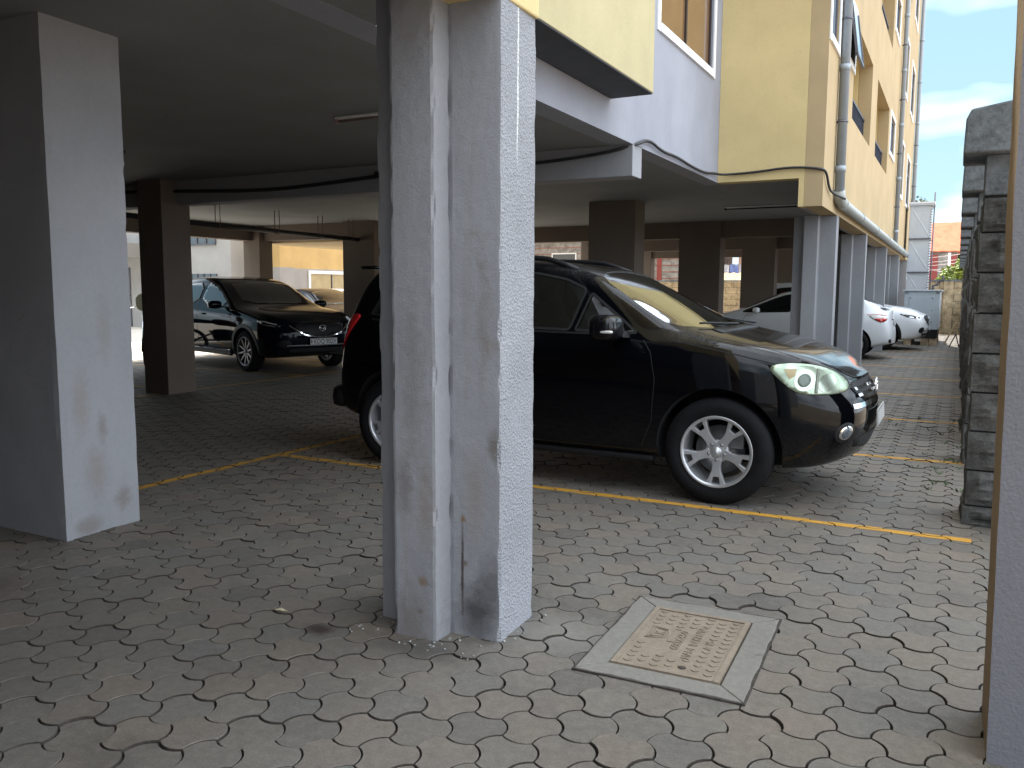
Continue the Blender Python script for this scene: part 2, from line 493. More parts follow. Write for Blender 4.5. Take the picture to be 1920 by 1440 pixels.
def section(sp, x):
    zb = interp(sp['belt'], x); zs = zb - .055; w = interp(sp['plan'], x); bot = interp(sp['bot'], x)
    zt = interp(sp['top'], x); ze = interp(sp['edge'], x)
    yb = w - interp(sp.get('tuck', [(9, .075), (-9, .075)]), x)
    t = max(0., min(1., (ze - zb) / (sp['zroof'] - zb)))
    ye = lerp(yb - .05, sp['yroof'], t)
    ye = min(ye, yb - .03)
    fl = sum(.018 * max(0., 1 - ((x - wx) / .52) ** 2) for wx in (0., -sp['wb']))
    wr = w - .045
    zmid = bot + .45 * (zs - bot)
    pts = [(0, bot), (.7 * wr, bot), (wr - .04, bot + .005), (wr + fl * .6, bot + .08), (w + fl - .012, zmid), (w + fl * .4 - .004, bot + .78 * (zs - bot)),
           (w - .035, zs), (yb, zb), (lerp(yb, ye, .52) + .012 * t, lerp(zb, ze, .5)), (ye, ze),
           (ye * .86, lerp(ze, zt, .55)), (ye * .48, lerp(ze, zt, .9)), (0, zt)]
    return pts

def shift_x(sp, x, z):
    a, b = sp['fz']
    t = max(0., min(1., (x - a) / (b - a))); t = t * t * (3 - 2 * t)
    d = t * interp(sp['fshift'], z)
    a, b = sp['rz']
    t = max(0., min(1., (x - a) / (b - a))); t = t * t * (3 - 2 * t)
    return d + t * interp(sp['rshift'], z)

def body_mesh(sp):
    bm = bmesh.new(); xs = sp['xs']; R = []; Lf = []; K = 13
    for x in xs:
        pr = []; pl = []
        for k, (y, z) in enumerate(section(sp, x)):
            X = x + shift_x(sp, x, z)
            v = bm.verts.new((X, y, z)); pl.append(v)
            pr.append(v if k in (0, K - 1) else bm.verts.new((X, -y, z)))
        R.append(pr); Lf.append(pl)
    for i in range(len(xs) - 1):
        for k in range(K - 1):
            for S in (R, Lf):
                q = [S[i][k], S[i + 1][k], S[i + 1][k + 1], S[i][k + 1]]
                bm.faces.new(q)
    for i, sgn, cb in ((0, 1, sp['capf']), (len(xs) - 1, -1, sp['capr'])):
        mcol = 6; rows = []
        for k in range(1, K - 1):
            a, b = Lf[i][k], R[i][k]; row = [a]
            for j in range(1, mcol):
                t = j / mcol; u = 1 - 2 * t
                row.append(bm.verts.new((a.co.x + sgn * cb * (1 - u * u), a.co.y * u, a.co.z)))
            row.append(b); rows.append(row)
        for r0, r1 in zip(rows, rows[1:]):
            for j in range(mcol):
                bm.faces.new((r0[j], r0[j + 1], r1[j + 1], r1[j]))
        for c, row in ((Lf[i][0], rows[0]), (Lf[i][K - 1], rows[-1])):
            c.co.x += sgn * cb
            for j in range(mcol):
                bm.faces.new((c, row[j], row[j + 1]))
    bmesh.ops.recalc_face_normals(bm, faces=bm.faces)
    me = bpy.data.meshes.new('body'); bm.to_mesh(me); bm.free()
    o = bpy.data.objects.new('body', me); COL.objects.link(o)
    s = o.modifiers.new('s', 'SUBSURF'); s.levels = 2; s.render_levels = 2
    m2 = eval_mesh(o)
    o.modifiers.clear(); o.data = m2; bpy.data.meshes.remove(me)
    return o

def cut(o, cutter):
    b = o.modifiers.new('b', 'BOOLEAN'); b.operation = 'DIFFERENCE'; b.object = cutter; b.solver = 'EXACT'
    me = eval_mesh(o)
    o.modifiers.clear(); old = o.data; o.data = me; bpy.data.meshes.remove(old)
    bpy.data.objects.remove(cutter)

class Shell:
    def __init__(s, o):
        bm = bmesh.new(); bm.from_mesh(o.data); s.bvh = BVHTree.FromBMesh(bm); bm.free()
    def hit(s, view, a, b):
        o, d = {'R': ((a, -4, b), (0, 1, 0)), 'L': ((a, 4, b), (0, -1, 0)), 'F': ((6, a, b), (-1, 0, 0)), 'B': ((-9, a, b), (1, 0, 0)), 'T': ((a, b, 5), (0, 0, -1))}[view]
        h = s.bvh.ray_cast(Vector(o), Vector(d))
        return (h[0], h[1], Vector(d)) if h[0] is not None else (None, None, Vector(d))

def inside(p, poly):
    x, y = p; c = False; n = len(poly)
    for i in range(n):
        x1, y1 = poly[i]; x2, y2 = poly[(i + 1) % n]
        if (y1 > y) != (y2 > y) and x < (x2 - x1) * (y - y1) / (y2 - y1) + x1: c = not c
    return c

def patch(sh, poly, view, name, mat, parent, off=.004, res=.05, skirt=.012, smooth=True):
    pts = []
    n = len(poly)
    for i in range(n):
        a, b = poly[i], poly[(i + 1) % n]
        k = max(1, int(math.hypot(b[0] - a[0], b[1] - a[1]) / res))
        for j in range(k):
            pts.append((lerp(a[0], b[0], j / k), lerp(a[1], b[1], j / k)))
    nb = len(pts)
    x0 = min(p[0] for p in pts); x1 = max(p[0] for p in pts); y0 = min(p[1] for p in pts); y1 = max(p[1] for p in pts)
    gx = x0 + res * .6
    while gx < x1:
        gy = y0 + res * .55
        while gy < y1:
            if inside((gx, gy), pts[:nb]) and min((gx - p[0]) ** 2 + (gy - p[1]) ** 2 for p in pts[:nb]) > (res * .45) ** 2:
                pts.append((gx, gy))
            gy += res
        gx += res
    r = delaunay_2d_cdt([Vector(p) for p in pts], [(i, (i + 1) % nb) for i in range(nb)], [], 1, 1e-6)
    V, F = r[0], r[2]
    hits = []
    good = None
    for p in V:
        h, nn, d = sh.hit(view, p.x, p.y)
        if h is not None: good = (h, nn, d)
        hits.append(h)
    mb = MB().mat(mat); mb.sm = smooth
    ids = []
    for p, h in zip(V, hits):
        if h is None:
            # nearest hit
            best = min((q for q in zip(V, hits) if q[1] is not None), key=lambda q: (q[0] - p).length)
            h = best[1]
        ids.append(mb.vert(h - d * off))
    for f in F: mb.face([ids[k] for k in f])
    mb.sm = False
    if skirt:
        cnt = {}
        for f in F:
            for i in range(len(f)):
                e = (f[i], f[(i + 1) % len(f)]); cnt[tuple(sorted(e))] = cnt.get(tuple(sorted(e)), 0) + 1
        low = {}
        for e, c in cnt.items():
            if c == 1:
                for k in e:
                    if k not in low: low[k] = mb.vert(Vector(mb.v[ids[k]]) + d * skirt)
                mb.face((ids[e[0]], ids[e[1]], low[e[1]], low[e[0]]))
    return mb.build(name, parent, recalc=True)

def strip(sh, path, width, view, name, mat, parent, off=.0015, n=40, build=True, mb=None):
    """A thin line laid on the body along a 2D path."""
    pts = []
    for a, b in zip(path, path[1:]):
        k = max(1, int(math.hypot(b[0] - a[0], b[1] - a[1]) / .03))
        for j in range(k): pts.append((lerp(a[0], b[0], j / k), lerp(a[1], b[1], j / k)))
    pts.append(path[-1])
    own = mb is None
    if own: mb = MB()
    mb.mat(mat); prev = None
    for i, p in enumerate(pts):
        q = pts[min(i + 1, len(pts) - 1)]; o = pts[max(i - 1, 0)]
        tx, ty = q[0] - o[0], q[1] - o[1]; l = math.hypot(tx, ty) or 1
        nx, ny = -ty / l * width / 2, tx / l * width / 2
        A = sh.hit(view, p[0] + nx, p[1] + ny); B = sh.hit(view, p[0] - nx, p[1] - ny)
        if A[0] is None or B[0] is None: prev = None; continue
        ia = mb.vert(A[0] - A[2] * off); ib = mb.vert(B[0] - B[2] * off)
        if prev: mb.face((prev[0], ia, ib, prev[1]))
        prev = (ia, ib)
    return mb.build(name, parent, recalc=False) if own else mb

def wheel(parent, x, y, z, R, rim_r, width, style, side, alloy='alloy'):
    """side -1: outer face looks to -y."""
    w = bpy.data.objects.new('wheel', None); COL.objects.link(w); w.parent = parent; w.location = (x, y, z)
    w.empty_display_size = .1
    s = side
    mb = MB().mat('rubber')
    h = width / 2
    prof = [(rim_r - .015, -h * .80), (rim_r + .005, -h * .9), (rim_r + .03, -h * 1.0), (lerp(rim_r, R, .5), -h * 1.06), (R - .035, -h * .98), (R - .012, -h * .86), (R, -h * .68)]
    for g in (-.42, -.14, .14, .42):
        prof += [(R, h * (g - .08)), (R - .008, h * (g - .05)), (R - .008, h * (g + .05)), (R, h * (g + .08))]
    prof += [(R, h * .68), (R - .012, h * .86), (R - .035, h * .98), (lerp(rim_r, R, .5), h * 1.06), (rim_r + .03, h), (rim_r + .005, h * .9), (rim_r - .015, h * .8)]
    mb.lathe([(r, a * -s) for r, a in prof], 56, closed=True)
    mb.build('tyre', w)
    mb = MB().mat(alloy)
    o = s * h
    mb.lathe([(rim_r + .004, o * .92), (rim_r + .006, o * .99), (rim_r - .004, o * .985), (rim_r - .016, o * .93), (rim_r - .02, o * .6), (rim_r - .035, -o * .2), (rim_r - .03, -o * .9), (rim_r - .005, -o * .9)], 48, closed=True)
    yo = o * .86; dep = -s * .035
    if style == 'five':
        prof2 = [(.045, -.036), (.09, -.027), (.13, -.030), (.175, -.048), (rim_r - .016, -.068), (rim_r - .014, -.030), (.168, -.019), (.168, .019), (rim_r - .014, .030), (rim_r - .016, .068), (.175, .048), (.13, .030), (.09, .027), (.045, .036)]
        n = 5; rot = PI / 2 + PI
    elif style == 'multi':
        prof2 = [(.04, -.02), (rim_r - .016, -.013), (rim_r - .014, .013), (.04, .02)]; n = 10; rot = .2
    else:
        prof2 = [(.045, -.035), (.12, -.03), (rim_r - .016, -.05), (rim_r - .014, -.012), (.13, 0), (rim_r - .014, .012), (rim_r - .016, .05), (.12, .03), (.045, .035)]
        n = 5; rot = .3
    for k in range(n):
        a = rot + 2 * PI * k / n; ca, sa = math.cos(a), math.sin(a)
        pts = []
        for r, t in prof2:
            dish = -s * .022 * (1 - r / rim_r)
            pts.append((r * ca - t * sa, yo + dish, r * sa + t * ca))
        mb.prism(pts, (0, dep, 0))
    mb.lathe([(.0, yo + s * -.02), (.075, yo + s * -.02), (.078, yo - s * .05), (0, yo - s * .05)], 32)
    rim = mb.build('rim', w, bevel=.004)
    mb = MB().mat(alloy)
    mb.lathe([(0, yo + s * .0), (.026, yo + s * -.002), (.031, yo - s * .008), (.033, yo - s * .03), (0, yo - s * .03)], 28)
    mb.mat('steel')
    for k in range(5):
        a = PI / 2 + PI / 5 + 2 * PI * k / 5
        mb.lathe([(0, yo - s * .004), (.007, yo - s * .005), (.0115, yo - s * .012), (.0115, yo - s * .04), (0, yo - s * .04)], 10, c=(.055 * math.cos(a), 0, .055 * math.sin(a)))
    mb.build('wheel_nut', w)
    mb = MB().mat('steel')
    mb.lathe([(0, -o * .12), (rim_r - .07, -o * .12), (rim_r - .07, -o * .22), (0, -o * .22)], 40)
    mb.box(.06, .16, -.03 - o * .05, .03 - o * .05, .02, .13)
    mb.build('brake_disc', w)
    return w

def rounded(mb, c, d, seg=10, p=4.):
    """superellipsoid with half-sizes d."""
    old = mb.sm; mb.sm = True
    rows = []
    f = lambda v, e: math.copysign(abs(v) ** (2. / e), v)
    for i in range(seg + 1):
        u = -PI / 2 + PI * i / seg
        rows.append([mb.vert((c[0] + d[0] * f(math.cos(u), p) * f(math.cos(2 * PI * j / (2 * seg)), p),
                              c[1] + d[1] * f(math.cos(u), p) * f(math.sin(2 * PI * j / (2 * seg)), p),
                              c[2] + d[2] * f(math.sin(u), p))) for j in range(2 * seg)])
    for a, b in zip(rows, rows[1:]):
        for j in range(2 * seg):
            k = (j + 1) % (2 * seg); mb.face((a[j], a[k], b[k], b[j]))
    mb.sm = old
    return mb

def build_body(sp, root, paint, open_windows=False):
    o = body_mesh(sp)
    sh = Shell(o)
    R = sp['arch']
    mb = MB().mat(paint).mat('dark_cavity')
    for wx in (0., -sp['wb']):
        for s in (-1, 1):
            mb.lathe([(R, s * (sp['W'] - .32)), (R, s * (sp['W'] + .4))], 64, c=(wx, 0, sp['wz'] + .01))
    if open_windows:
        for s in (-1, 1):
            for pl in sp['side_glass']:
                mb.prism([(x, s * .35, z) for x, z in pl], (0, s * .9, 0))
        mb.prism([(x, y, 1.02) for x, y in sp['ws_plan']], (0, 0, 1.))
    c = mb.build('cutter', None)
    o.data.materials.clear(); o.data.materials.append(M[paint]); o.data.materials.append(M['dark_cavity'])
    if open_windows:
        cv = MB().mat('dark_cavity'); rings = []
        for x in np.linspace(-.28, -2.95, 16):
            zb = interp(sp['belt'], x); ze = interp(sp['edge'], x); zt = interp(sp['top'], x); yb = interp(sp['plan'], x) - .075
            t = max(0., min(1., (ze - zb) / (sp['zroof'] - zb))); ye = lerp(yb - .05, sp['yroof'], t)
            half = [(yb - .08, .5), (yb - .07, zb - .03), (ye - .05, ze - .05), (ye * .5, zt - .05)]
            ring = [(y, z) for y, z in half] + [(-y, z) for y, z in half[::-1]]
            rings.append([cv.vert((x, y, z)) for y, z in ring])
        for a, b in zip(rings, rings[1:]):
            for k in range(8): cv.face((a[k], a[(k + 1) % 8], b[(k + 1) % 8], b[k]))
        cv.face(rings[0]); cv.face(rings[-1])
        cut(o, cv.build('cutter2', None))
    cut(o, c)
    # keep only the two materials on the right slots
    finish_smooth(o.data)
    o.parent = root
    return o, sh

M['plate_face'] = simple('plate_face', (.46, .47, .47), .35, var=.08)
def plate(parent, txt, at, facing, size=(.52, .112), rear=False, tilt=0.):
    """number plate facing +x (1) or -x (-1) in car space"""
    mb = MB().mat('plate_face')
    w, h = size
    mb.box(-.004, .004, -w / 2, w / 2, -h / 2, h / 2)
    mb.mat('ink')
    for z in (-h / 2 + .005, h / 2 - .005):
        mb.box(.0042, .0052, -w / 2 + .006, w / 2 - .006, z - .0025, z + .0025)
    if txt:
        mt = Matrix(((0, 0, 1, .0045), (1, 0, 0, .02), (0, 1, 0, -.002), (0, 0, 0, 1)))
        add_text(mb, txt, h * .98, .0006, mt, 'ink', .86)
        mb.box(.0042, .0052, -w / 2 + .012, -w / 2 + .035, -.02, .03)
    o = mb.build('number_plate', parent)
    o.location = at
    o.rotation_euler = (0, tilt, 0 if facing > 0 else PI)
    return o

def tail_ring(mb, c, ry, rz, r, x=True, n=24):
    pts = [(c[0], c[1] + ry * math.cos(2 * PI * k / n), c[2] + rz * math.sin(2 * PI * k / n)) for k in range(n + 1)]
    mb.tube(pts, r, 6, cap=False)

# ---------------------------------------------------------------- the black off-roader in the middle
SUV = dict(wb=2.56, W=.905, wz=.35, arch=.405, zroof=1.60, yroof=.60,
    xs=[.83, .77, .66, .50, .28, .05, -.15, -.38, -.62, -.85, -1.05, -1.4, -1.9, -2.4, -2.75, -2.98, -3.12, -3.20],
    top=[(.87, .80), (.80, .868), (.66, .945), (.42, 1.028), (.1, 1.095), (-.13, 1.14), (-.95, 1.55), (-1.2, 1.60), (-1.9, 1.65), (-2.5, 1.635), (-2.95, 1.59), (-3.1, 1.55), (-3.2, 1.5)],
    edge=[(.87, .785), (.8, .85), (.66, .925), (.42, .998), (.1, 1.055), (-.13, 1.09), (-.36, 1.12), (-1.03, 1.525), (-1.3, 1.58), (-1.9, 1.605), (-2.5, 1.585), (-2.9, 1.545), (-3.2, 1.46)],
    belt=[(.87, .755), (.8, .815), (.66, .885), (.42, .955), (.1, 1.015), (-.15, 1.05), (-.42, 1.075), (-1.3, 1.10), (-2.3, 1.135), (-3.2, 1.17)],
    plan=[(.84, .47), (.77, .61), (.66, .73), (.5, .835), (.28, .893), (.05, .905), (-2.5, .905), (-2.9, .88), (-3.1, .84), (-3.2, .78)],
    bot=[(.88, .34), (.8, .28), (.66, .25), (.4, .24), (-2.5, .26), (-2.9, .32), (-3.2, .38)],
    fz=(.30, .83), fshift=[(.2, -.14), (.33, -.06), (.45, .0), (.62, .012), (.70, -.015), (.80, -.075), (.9, -.06), (1.0, -.03)],
    rz=(-2.85, -3.2), rshift=[(.25, .06), (.42, .0), (.72, .0), (.80, .05), (1.1, .07), (1.3, .14), (1.5, .22)],
    capf=.055, capr=.05,
    side_glass=[rnd([(-.575, 1.105), (-.955, 1.372), (-1.03, 1.113)], .02), rnd([(-1.075, 1.114), (-1.00, 1.400), (-1.18, 1.472), (-1.42, 1.515), (-1.64, 1.527), (-1.66, 1.130)], .03), rnd([(-1.75, 1.132), (-1.73, 1.530), (-2.24, 1.52), (-2.46, 1.16)], .03), rnd([(-2.54, 1.17), (-2.35, 1.51), (-2.72, 1.47), (-2.84, 1.19)], .03)],
    ws_plan=chaikin([(-.15, .57), (-.34, .735), (-.62, .675), (-.94, .585), (-.975, .35), (-.985, 0), (-.975, -.35), (-.94, -.585), (-.62, -.675), (-.34, -.735), (-.15, -.57), (-.105, -.28), (-.095, 0), (-.105, .28)], 1))

M['lamp_bowl'] = simple('lamp_bowl', (.50, .54, .50), .28, .85, var=.3, scale=16)
M['lamp_chrome'] = simple('lamp_chrome', (.7, .72, .72), .22, 1., var=.03)
M['mirror_cap'] = simple('mirror_cap', (.004, .004, .005), .14, var=.1, spec=.3)
def make_suv():
    t = thing('parked_car', 'black off-roader with silver alloy wheels parked behind the middle pillar', 'car', (-1.335, 6.25, 0))
    sp = SUV
    body, sh = build_body(sp, t, 'black_paint', True)
    body.name = 'body'
    for x in (0., -sp['wb']):
        for s in (-1, 1): wheel(t, x, s * .785, sp['wz'], .352, .232, .215, 'five', s)
    for s, v in ((-1, 'R'), (1, 'L')):
        for pl in sp['side_glass']: patch(sh, pl, v, 'side_window', 'car_glass', t, off=-.006, skirt=0)
    patch(sh, sp['ws_plan'], 'T', 'windscreen', 'screen_glass', t, off=-.008, skirt=0, res=.06)
    # black surround of the glass
    for s, v in ((-1, 'R'), (1, 'L')):
        mb = MB()
        for pl in sp['side_glass'][:3]: strip(sh, pl + [pl[0]], .018, v, '', 'dark_cavity', None, off=.003, mb=mb)
        mb.build('window_seal', t, recalc=False)
        mb = MB()
        for path in ([(-.52, 1.06), (-.46, .98), (-.42, .80), (-.44, .52), (-.52, .33)], [(-1.68, 1.53), (-1.70, 1.12), (-1.69, .7), (-1.66, .33)], [(-.52, .315), (-1.66, .315), (-2.2, .33)], [(-.36, 1.07), (.1, .985), (.35, .93), (.30, .82)], [(-1.3, .42), (-1.68, .42)]):
            strip(sh, path, .006, v, '', 'dark_cavity', None, off=.0012, mb=mb)
        mb.build('panel_gap', t, recalc=False)
        mb = MB(); strip(sh, [(-.62, 1.088), (-1.3, 1.098), (-2.3, 1.125), (-2.8, 1.155)], .014, v, '', 'black_plastic', None, off=.006, mb=mb)
        mb.build('belt_moulding', t, recalc=False)
        # door handles
        for hx in (-1.50, -2.42):
            h = sh.hit(v, hx, .95)[0]
            mb = MB().mat('black_paint'); rounded(mb, (hx, h.y + s * .03, .95), (.10, .012, .016))
            mb.box(hx - .085, hx - .065, h.y - .03, h.y + .03, .94, .96); mb.box(hx + .065, hx + .085, h.y - .03, h.y + .03, .94, .96)
            mb.build('door_handle', t)
        # mirror
        mb = MB().mat('mirror_cap'); rounded(mb, (-.70, s * 1.065, 1.142), (.098, .135, .088), 12, 3.)
        mb.mat('black_plastic').prism([(-.62, s * .83, 1.07), (-.74, s * .83, 1.07), (-.74, s * .83, 1.10), (-.64, s * .83, 1.115)], (0, s * .14, .01))
        mir = mb.build('wing_mirror', t)
        mb = MB().mat('clear_lens'); rounded(mb, (-.662, s * 1.178, 1.122), (.05, .022, .011), 8, 3.)
        mb.build('indicator_lens', mir)
        mb = MB().mat('chrome'); rounded(mb, (-.772, s * 1.055, 1.145), (.014, .085, .05), 10, 4.)
        mb.build('mirror_glass', mir)
        # roof rail
        P = []
        for i in range(15):
            u = i / 14; x = lerp(-1.12, -2.85, u); hz = sh.hit('T', x, s * .565)[0].z
            P.append((x, s * .565, hz + .05 * min(1, math.sin(PI * u) * 2.2) - .006))
        MB().mat('black_plastic').tube(P, .020, 8).build('roof_rail', t)
        # headlight
        hl = chaikin([(.29, .925), (.46, .945), (.63, .91), (.725, .835), (.757, .755), (.62, .742), (.48, .752), (.37, .84)], 2)
        bowl = patch(sh, hl, v, 'headlight', 'lamp_bowl', t, off=.006, res=.02, skirt=.014)
        circ = lambda cx, cz, rx, rz_: [(cx + rx * math.cos(q), cz + rz_ * math.sin(q)) for q in np.linspace(0, 2 * PI, 21)[:-1]]
        patch(sh, circ(.515, .835, .058, .066), v, 'lamp_reflector', 'lamp_chrome', bowl, off=.010, res=.02, skirt=0)
        patch(sh, circ(.515, .835, .036, .042), v, 'lamp_reflector', 'pane', bowl, off=.014, res=.02, skirt=.004)
        patch(sh, circ(.635, .815, .045, .055), v, 'lamp_reflector', 'lamp_chrome', bowl, off=.010, res=.02, skirt=0)
        patch(sh, [(.575, .90), (.590, .90), (.592, .755), (.577, .755)], v, 'lamp_divider', 'steel', bowl, off=.012, res=.02)
        patch(sh, [(.395, .905), (.47, .905), (.46, .86), (.43, .84)], v, 'lamp_reflector', 'amber', bowl, off=.010, res=.02, skirt=0)
        lens = patch(sh, hl, v, 'lens', M['lens_glass'], bowl, off=.020, res=.02, skirt=.02)
        mb = MB(); strip(sh, hl + [hl[0]], .007, v, '', 'dark_cavity', None, off=.003, mb=mb); mb.build('lamp_gap', bowl, recalc=False)
        # tail lamp
        tl = chaikin([(-2.93, 1.19), (-3.02, 1.20), (-3.16, 1.13), (-3.19, 1.02), (-3.19, .88), (-3.165, .86), (-3.09, .96), (-2.97, 1.12)], 1)
        lamp = patch(sh, tl, v, 'tail_light', 'red_lens', t, off=.012, res=.03)
        patch(sh, [(-3.06, 1.085), (-3.16, 1.085), (-3.165, 1.06), (-3.08, 1.06)], v, 'lamp_window', 'clear_lens', lamp, off=.016, res=.03)
        patch(sh, [(-3.10, 1.025), (-3.17, 1.025), (-3.175, .995), (-3.11, .995)], v, 'lamp_window', 'clear_lens', lamp, off=.016, res=.03)
        # fog lamp
        el = lambda ry, rz_: [(s * .60 + ry * math.cos(q), .495 + rz_ * math.sin(q)) for q in np.linspace(0, 2 * PI, 25)[:-1]]
        fo = patch(sh, el(.062, .068), 'F', 'fog_lamp', 'black_plastic', t, off=.004, res=.02)
        patch(sh, el(.040, .046), 'F', 'lamp_ring', 'chrome', fo, off=.010, res=.02)
        patch(sh, el(.030, .036), 'F', 'lens', 'pane', fo, off=.014, res=.02)
        # side skirt
        mb = MB().mat('black_plastic'); mb.box(-2.12, -.44, s * .80, s * .850, .235, .275); mb.build('side_sill', t, bevel=.012)
    # grille, badge, bumper openings, bonnet gaps
    gr = patch(sh, chaikin([(-.50, .795), (-.2, .815), (.2, .815), (.50, .795), (.44, .70), (.2, .69), (-.2, .69), (-.44, .70)], 1), 'F', 'grille', 'black_plastic', t, off=.006, res=.04)
    mb = MB()
    for z in (.775, .735):
        strip(sh, [(-.46, z - .01), (-.2, z), (.2, z), (.46, z - .01)], .018, 'F', '', 'chrome', None, off=.016, mb=mb)
    mb.build('grille_bar', gr, recalc=False)
    h = sh.hit('F', 0, .755)[0]
    mb = MB().mat('chrome'); cx = h.x + .035
    tail_ring(mb, (cx, 0, .755), .072, .050, .006); tail_ring(mb, (cx + .002, 0, .758), .025, .046, .005); tail_ring(mb, (cx + .003, 0, .775), .050, .018, .005)
    mb.build('badge', gr)
    mb = MB(); strip(sh, [(-.55, .66), (-.3, .668), (.3, .668), (.55, .66)], .03, 'F', '', 'chrome', None, off=.006, mb=mb); mb.build('bumper_trim', t, recalc=False)
    patch(sh, chaikin([(-.52, .47), (.52, .47), (.45, .36), (-.45, .36)], 1), 'F', 'air_intake', 'dark_cavity', t, off=.004, res=.05)
    h = sh.hit('F', 0, .555)[0]
    plate(t, None, (h.x + .022, 0, .555), 1, tilt=-.06)
    mb = MB()
    strip(sh, [(.62, -.70), (.74, -.5), (.80, -.25), (.815, 0), (.80, .25), (.74, .5), (.62, .70)], .006, 'T', '', 'dark_cavity', None, off=.001, mb=mb)
    for s in (-1, 1): strip(sh, [(.62, s * .70), (.3, s * .735), (0, s * .745), (-.2, s * .72)], .006, 'T', '', 'dark_cavity', None, off=.001, mb=mb)
    mb.build('bonnet_gap', t, recalc=False)
    # cowl and wipers
    patch(sh, [(-.05, -.60), (-.01, -.3), (0, 0), (-.01, .3), (-.05, .60), (-.13, .58), (-.095, .3), (-.085, 0), (-.095, -.3), (-.13, -.58)], 'T', 'cowl', 'black_plastic', t, off=.005, res=.05)
    for y0, y1 in ((-.12, -.62), (.46, -.06)):
        P = []
        for i in range(9):
            u = i / 8; y = lerp(y0, y1, u); x = lerp(-.06, -.20, u ** 1.5)
            P.append((x, y, sh.hit('T', x, y)[0].z + .028))
        MB().mat('black_plastic').tube(P, [.011] * 3 + [.008] * 6, 6).build('wiper', t)
    # spare wheel on the tailgate, rear bumper
    w = wheel(t, -3.30, -.12, .82, .345, .23, .2, 'five', -1)
    w.rotation_euler = (0, 0, -PI / 2); w.name = 'spare_wheel'
    w.location = (-3.33, -.12, .72)
    mb = MB().mat('black_plastic'); rounded(mb, (-3.20, 0, .50), (.10, .78, .11), 10, 5.); mb.build('rear_bumper', t)
    mb = MB().mat('black_plastic'); mb.box(-3.22, -3.0, -.30, .30, .24, .33); mb.build('tow_bar', t, bevel=.01)
    h = sh.hit('B', -.3, 1.3)[0]
    patch(sh, chaikin([(-.60, 1.18), (.60, 1.18), (.52, 1.46), (-.52, 1.46)], 1), 'B', 'rear_window', 'glass', t, off=.003)
    mb = MB().mat('black_paint'); rounded(mb, (-3.08, 0, 1.575), (.12, .52, .022), 10, 4.); mb.build('spoiler', t)
    # cabin
    mb = MB().mat('seat')
    for y in (-.36, .36):
        rounded(mb, (-1.35, y, .62), (.26, .25, .12), 8, 4.); 
        for i in range(5):
            rounded(mb, (-1.62 - .04 * i, y, .72 + .12 * i), (.09, .24 - .012 * i, .10), 8, 4.)
        rounded(mb, (-1.80, y, 1.33), (.06, .14, .10), 8, 3.)
    rounded(mb, (-2.42, 0, .85), (.16, .66, .3), 8, 5.)
    for y in (-.4, .4): rounded(mb, (-2.46, y, 1.25), (.06, .13, .08), 8, 3.)
    mb.build('seats', t)
    mb = MB().mat('black_plastic'); rounded(mb, (-.62, 0, .92), (.34, .74, .13), 10, 5.)
    mb.build('dashboard', t)
    mb = MB().mat('pale_sheet'); mb.prism([(-.33, -.62, 1.045), (-.30, 0, 1.05), (-.33, .62, 1.045), (-.74, .62, 1.10), (-.74, -.62, 1.10)], (0, 0, .004)); mb.build('dash_sheet', t)  # wide pale sheet on the dash, behind the lower windscreen
    mb = MB().mat('black_plastic')
    c = Vector((-1.02, -.36, 1.02)); P = []
    for k in range(25):
        a = 2 * PI * k / 24; P.append(c + Vector((-.07 * math.sin(a), .185 * math.cos(a), .172 * math.sin(a))))
    mb.tube(P, .014, 8, cap=False); mb.tube([c, c + Vector((.25, 0, -.1))], .03, 8); mb.tube([P[0], c, P[12]], .014, 6)
    mb.build('steering_wheel', t)
    return t

def lens_mat():
    m = bpy.data.materials.new('lamp_lens'); m.use_nodes = True
    nt = m.node_tree; nt.nodes.clear()
    out = nt.nodes.new('ShaderNodeOutputMaterial'); mix = nt.nodes.new('ShaderNodeMixShader')
    tr = nt.nodes.new('ShaderNodeBsdfTransparent'); tr.inputs[0].default_value = (.80, .86, .78, 1)
    gl = nt.nodes.new('ShaderNodeBsdfPrincipled'); gl.inputs['Base Color'].default_value = (.62, .66, .55, 1); gl.inputs['Roughness'].default_value = .08
    tc = nt.nodes.new('ShaderNodeTexCoord'); nz = nt.nodes.new('ShaderNodeTexNoise'); nz.inputs['Scale'].default_value = 2.
    nt.links.new(tc.outputs['Object'], nz.inputs['Vector'])
    mr = nt.nodes.new('ShaderNodeMapRange'); mr.inputs['To Min'].default_value = .07; mr.inputs['To Max'].default_value = .20
    nt.links.new(nz.outputs['Fac'], mr.inputs[0]); nt.links.new(mr.outputs[0], mix.inputs[0])
    nt.links.new(tr.outputs[0], mix.inputs[1]); nt.links.new(gl.outputs[0], mix.inputs[2]); nt.links.new(mix.outputs[0], out.inputs[0])
    return m
M['lens_glass'] = lens_mat()

